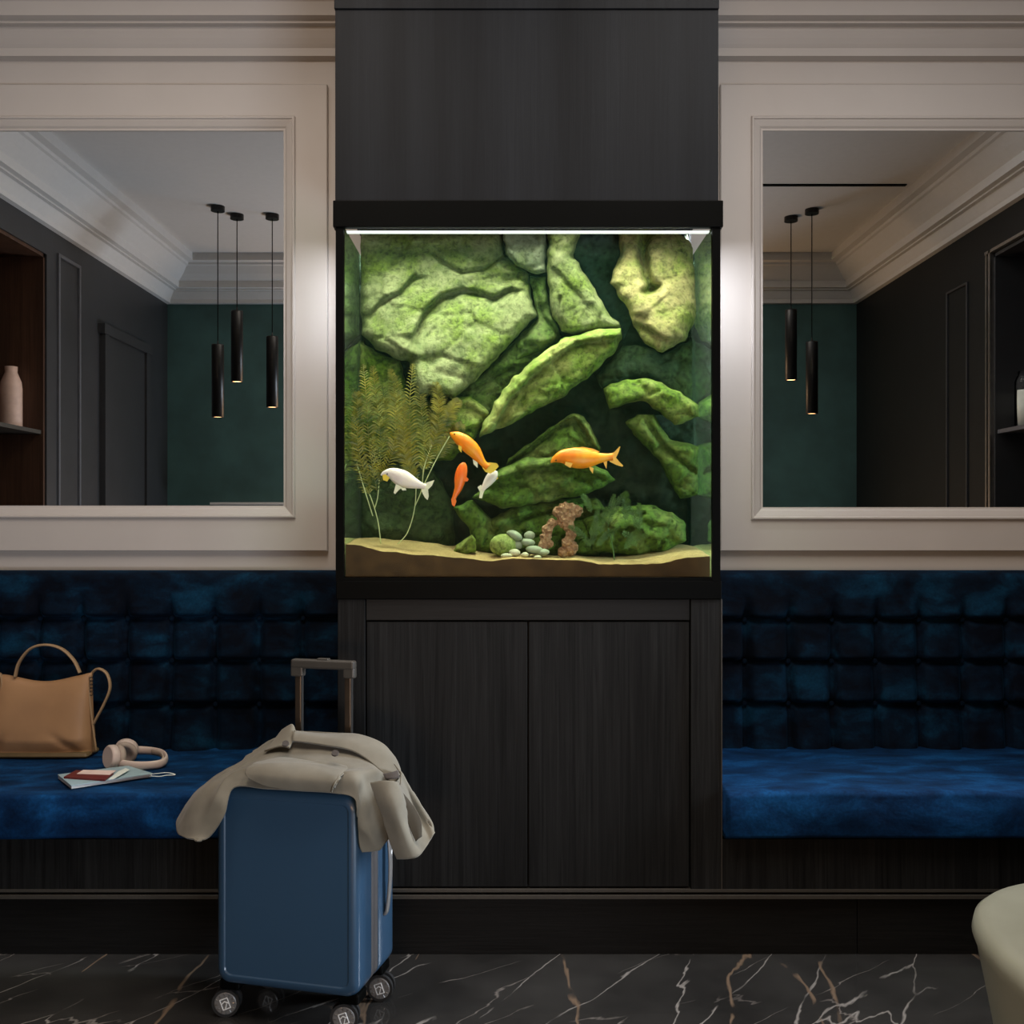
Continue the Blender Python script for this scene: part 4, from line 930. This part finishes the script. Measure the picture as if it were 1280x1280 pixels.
sheet('label_tab', [[(479,968,2.345),(482,974,2.335)], [(489,966,2.345),(492,974,2.335)], [(497,963,2.355),(499,972,2.345)]], M['coattag'], coat, .003, 3)
def coat_button(px, py, D):
    bm = bmesh.new(); addcyl(bm, (0, 0, 0), (0, -.0025, .003), .009, .008, seg=18); b = bm_obj('coat_button', bm, M['coattag'], coat); b.location = Vector(W(px, py, D))-cL
coat_button(357, 930, 2.465); coat_button(419, 942, 2.40)

# ------------------------------------------------------------------ handbag
def leather(name, a, b, rough=.5):
    t = NT(name); f = t.noise(t.coord(), 350, 3, .6); g = t.noise(t.coord(), 9, 3)
    c = t.ramp(g, [(.3, a), (.7, b)]); t.l(c, t.b.inputs['Base Color']); t.set(Roughness=rough); t.b.inputs['Specular IOR Level'].default_value = .35
    t.bump(f, .12, .001); return t.m
M['tan'] = leather('tan_leather', (.32, .175, .085), (.38, .21, .10)); M['tan2'] = leather('tan_leather_strap', (.30, .19, .10), (.34, .22, .12)); 
sz = .458
DB = 3.235
bag = thing('handbag', 'soft tan leather handbag standing on the left velvet bench', 'handbag', (W(50, 940, DB)[0], DB, sz)); bL = Vector(bag.location)
# body: grid over u (left-right) and v (bottom-top); front and back puffs
def bagpt(u, v, side):
    xl = -14+8*v; xr = 118-3*v; px = xl+(xr-xl)*u
    top = 843+ (8.5)*math.sin(PI*min(max((u-.08)/.86, 0), 1))**1.5; top -= 2.5*(u > .9)*(u-.9)*10
    py = 941+(top-941)*v
    q = (max(0, 1-(2*u-1)**6))**.5*(1-v)**.42*(.35+.65*min(1, v*3.2+.35)) 
    th = .064*q*(1 if v > 0 else 1)
    if v < .001: th = .048*(max(0, 1-(2*u-1)**8))**.5
    crease = .010*math.exp(-((u-(.86-.28*max(0,v-.06)*3))/.05)**2)*math.exp(-((v-.14)/.12)**2)+.010*math.exp(-((u-.08-.2*v*2)/.05)**2)*math.exp(-((v-.14)/.12)**2)
    th = max(.003, th-crease+noise.noise(Vector((u*3, v*3, side*5)))*.006*(1-v))
    x, _, z = W(px, py, DB); return Vector((x, DB-th*side, z))-bL
nu, nv = 44, 30; V = []; Fc = []
for side in (1, -1):
    for j in range(nv+1):
        for i in range(nu+1): V.append(bagpt(i/nu, j/nv, side))
n1 = (nu+1)*(nv+1)
for j in range(nv):
    for i in range(nu): a = j*(nu+1)+i; Fc.append((a, a+1, a+nu+2, a+nu+1)); Fc.append((n1+a, n1+a+nu+1, n1+a+nu+2, n1+a+1))
for i in range(nu): Fc.append((i, n1+i, n1+i+1, i+1)); a = nv*(nu+1)+i; Fc.append((a, a+1, n1+a+1, n1+a))
for j in range(nv): a = j*(nu+1); Fc.append((a, a+nu+1, n1+a+nu+1, n1+a)); a += nu; Fc.append((a, n1+a, n1+a+nu+1, a+nu+1))
mesh('bag_body', V, Fc, M['tan'], bag, True)
bm = bmesh.new(); x0_, _, _ = W(-12, 0, DB); x1_, _, _ = W(117, 0, DB)
addbox(bm, x0_-bL.x, x1_-bL.x, -.050, .050, .000, .018, .009, 3); bm_obj('base', bm, leather('tan_leather_base', (.11, .075, .035), (.14, .095, .045)), bag, True)
def ribbon(name, pts, wd, th, mat, parent, L, up=(0, 1, 0)):
    bm = bmesh.new(); addtube(bm, [Vector(p)-L for p in catmull(pts, 8)], 1, 4 if False else 8, flat=(th, wd), up=up); return bm_obj(name, bm, mat, parent, True)
ribbon('handle', [W(19, 846, DB-.012), W(24, 828, DB-.015), W(38, 811, DB-.015), W(57, 806, DB-.01), W(77, 811, DB-.005), (W(92, 825, DB)), W(100, 841, DB)], .011, .0042, M['tan2'], bag, bL)
ribbon('shoulder_strap', [W(113, 850, DB+.02), W(116, 840, DB+.02), W(124, 836, DB+.015), W(134, 843, DB+.01), W(137.5, 860, DB), W(130, 880, DB-.005), W(121, 897, DB-.01), W(117, 905, DB-.01)], .009, .0042, M['tan2'], bag, bL)
ribbon('shoulder_strap', [W(113, 845, DB-.01), W(112, 870, DB-.012), W(115, 900, DB-.014), W(119, 930, DB-.02), W(120, 938, DB-.02)], .004, .0035, M['tan2'], bag, bL)
ribbon('shoulder_strap', [W(-8, 850, DB), W(-4, 842, DB-.005), W(1, 843, DB-.01), W(3, 855, DB-.02), W(1, 865, DB-.02), W(-4, 872, DB-.02)], .008, .0018, M['tan2'], bag, bL)
bm = bmesh.new(); 
for k in range(5): addtube(bm, [Vector(W(114+math.cos(a)*2.0, 849+k*4.4+math.sin(a)*3, DB-.014))-bL for a in [2*PI*q/12 for q in range(12)]], .0011, 6, closed=True, up=(0, 1, 0))
bm_obj('chain', bm, M['bronze'], bag, True)

# ------------------------------------------------------------------ headphones
M['hp'] = plain('powder_plastic', (.56, .44, .39), .45, var=.03); M['hp2'] = plain('ear_pad', (.36, .28, .23), .7)
hx = W(165, 955, 3.05); hp = thing('headphones', 'powder pink over ear headphones lying beside the handbag', 'headphones', (hx[0], 3.05, sz)); hL = Vector(hp.location)
def G(px, D, h): D += .045; return Vector(((px-HX)*D/F, D, sz+h))-hL
bm = bmesh.new(); bandp = [G(146, 3.0, .022), G(155, 2.99, .019), G(172, 2.985, .016), (G(190, 2.99, .016)), G(203, 3.01, .018), G(208, 3.05, .022), G(203, 3.10, .026), G(190, 3.125, .028), G(174, 3.13, .030), G(163, 3.12, .034)]
addtube(bm, catmull(bandp, 8), 1, 12, flat=(.0055, .0125), up=(0, 0, 1)); bm_obj('headband', bm, M['hp'], hp, True)
bm = bmesh.new(); addtube(bm, [p+Vector((0, 0, 0)) for p in catmull([G(176, 2.993, .0165), G(190, 2.997, .0165), G(200, 3.012, .018), G(204, 3.05, .022), G(200, 3.095, .026), G(190, 3.118, .028)], 8)], 1, 10, flat=(.004, .009), up=(0, 0, 1)); bm_obj('band_pad', bm, M['hp2'], hp, True)
def cup(c, nrm, r):
    c = Vector(c); n_ = Vector(nrm).normalized(); a = n_.orthogonal().normalized(); b = n_.cross(a)
    def ringm(name, prof, mat, par):
        V = []; Fc = []; K = 32
        for rr, h in prof:
            for k in range(K): th = 2*PI*k/K; V.append(c+n_*h+(a*math.cos(th)+b*math.sin(th))*rr)
        for i in range(len(prof)-1):
            for k in range(K): Fc.append((i*K+k, i*K+(k+1)%K, (i+1)*K+(k+1)%K, (i+1)*K+k))
        Fc.append(tuple(range(K))); Fc.append(tuple(range((len(prof)-1)*K, len(prof)*K))[::-1])
        o = mesh(name, V, Fc, mat, par, True); bmm = bmesh.new(); bmm.from_mesh(o.data); bmesh.ops.recalc_face_normals(bmm, faces=bmm.faces); bmm.to_mesh(o.data); bmm.free(); return o
    cu = ringm('ear_cup', [(r*.80, .012), (r*.84, .0122), (r*.9, .011), (r, .006), (r, -.008), (r*.93, -.012)], M['hp'], hp)
    ringm('ear_cushion', [(r*.9, -.012), (r*1.0, -.016), (r*1.02, -.022), (r*.95, -.030), (r*.7, -.031), (r*.5, -.024)], M['hp2'], cu)
cup(G(139, 3.0, .0385), (-.62, -.72, .12), .036)
cup(G(158, 3.10, .0375), (-.15, .85, .25), .036)

# ------------------------------------------------------------------ notebook, passport, boarding pass, pen loop
M['nb'] = plain('pale_blue_cover', (.30, .40, .44), .6); M['paper'] = plain('paper_edge', (.75, .76, .74), .8); M['red'] = plain('passport_red', (.13, .014, .013), .55); M['pass'] = plain('ticket_paper', (.80, .60, .55), .7); M['pass2'] = plain('ticket_white', (.72, .74, .68), .7)
def flat(name, pts, zlo, zhi, mat, parent=None, L=Vector((0,0,0))):
    """pts: pixel positions projected onto the height zhi"""
    V = []; n = len(pts)
    for z in (zlo, zhi):
        for px, py in pts:
            D = F*(CH-zhi)/(py-HY); V.append(Vector(((px-HX)*D/F, D, z))-L)
    Fc = [tuple(range(n))[::-1], tuple(range(n, 2*n))]+[(k, (k+1)%n, n+(k+1)%n, n+k) for k in range(n)]
    o = mesh(name, V, Fc, mat, parent); bmm = bmesh.new(); bmm.from_mesh(o.data); bmesh.ops.recalc_face_normals(bmm, faces=bmm.faces); bmm.to_mesh(o.data); bmm.free(); return o
nbz = sz+.016
nbr = thing('notebook', 'pale blue notebook lying on the bench under a red passport', 'notebook', (W(130, 0, 2.9)[0], 2.9, sz)); nL = Vector(nbr.location)
q = [(72.5, 968), (89, 981.5), (191, 967), (186, 961), (130, 957.5)]
q = [(72, 968), (89, 982), (191, 966.5), (160, 957)]
flat('pages', [(72.8, 968.4), (89.3, 981.2), (189.5, 966.2), (160, 957.6)], sz+.003, nbz-.002, M['paper'], nbr, nL)
flat('cover', q, nbz-.002, nbz, M['nb'], nbr, nL); flat('back_cover', q, sz+.001, sz+.003, M['nb'], nbr, nL)
bm = bmesh.new(); addtube(bm, [Vector(p)-nL for p in catmull([W(188, 968, 2.93), W(200, 966.5, 2.93), W(208, 965.8, 2.935), W(216, 967, 2.935), W(218, 968.6, 2.93), W(208, 969, 2.92), W(200, 970.5, 2.915), W(189, 970, 2.91)], 6)], .0016, 8, flat=(1.6, .6))
bm_obj('elastic_band', bm, M['paper'], nbr, True)
ps = flat('passport', [(79.5, 971), (131, 974.5), (142, 966), (95, 962.5)], nbz+.0002, nbz+.005, M['red']); tag(ps, 'dark red passport lying on the pale blue notebook', 'passport')
tk = flat('boarding_pass', [(96, 967), (137, 968.2), (145, 963), (104, 962.2)], nbz+.0055, nbz+.007, M['pass']); tag(tk, 'pale pink boarding pass on top of the red passport', 'boarding pass')
tk = flat('paper_slip', [(136, 974), (142, 973.6), (162, 962), (157, 960), (148, 964)], nbz+.0055, nbz+.0068, M['pass2']); tag(tk, 'off white paper slip at the right edge of the passport', 'paper')

# ------------------------------------------------------------------ armchair at the lower right
M['chair'] = leather('sage_leather', (.27, .28, .22), (.31, .32, .255), .42)
ch = thing('tub_armchair', 'pale sage leather tub armchair at the lower right edge', 'armchair', (1.068, 1.33, 0)); chL = Vector(ch.location)
def sup(a, hx_, hy_, n=2.9):
    c, s = math.cos(a), math.sin(a); return (math.copysign(abs(c)**(2/n), c)*hx_, math.copysign(abs(s)**(2/n), s)*hy_)
prof = [(-.07, .06), (-.055, .25), (-.025, .45), (-.006, .555), (0, .572), (-.003, .588), (-.012, .597), (-.03, .600), (-.10, .598), (-.13, .590), (-.145, .57), (-.15, .42)]
V = []; Fc = []; NA = 72; a0, a1 = math.radians(50), math.radians(310)
for i in range(NA+1):
    a = a0+(a1-a0)*i/NA
    for o_, z in prof:
        x, y = sup(a, .385+o_, .40+o_); V.append((x, y, z))
    x, y = sup(a, .385-.13, .40-.13); V.append((x, y, .06))
n = len(prof)+1
for i in range(NA):
    for j in range(n): a_ = i*n+j; b_ = i*n+(j+1)%n; Fc.append((a_, b_, b_+n, a_+n))
Fc.append(tuple(range(n))); Fc.append(tuple(NA*n+k for k in range(n))[::-1])
mesh('shell', V, Fc, M['chair'], ch, True)
bm = bmesh.new(); addbox(bm, -.22, .36, -.235, .235, .26, .43, .03, 4); bm_obj('seat', bm, M['chair'], ch, True)
bm = bmesh.new(); addbox(bm, -.24, .30, -.235, .235, .08, .26, .01); bm_obj('seat_base', bm, M['chair'], ch)
for lx_, ly_ in ((-.22, -.22), (-.22, .22), (.26, -.2), (.26, .2)):
    bm = bmesh.new(); addcyl(bm, (lx_, ly_, 0), (lx_, ly_, .08), .014, .02); bm_obj('leg', bm, M['black'], ch)
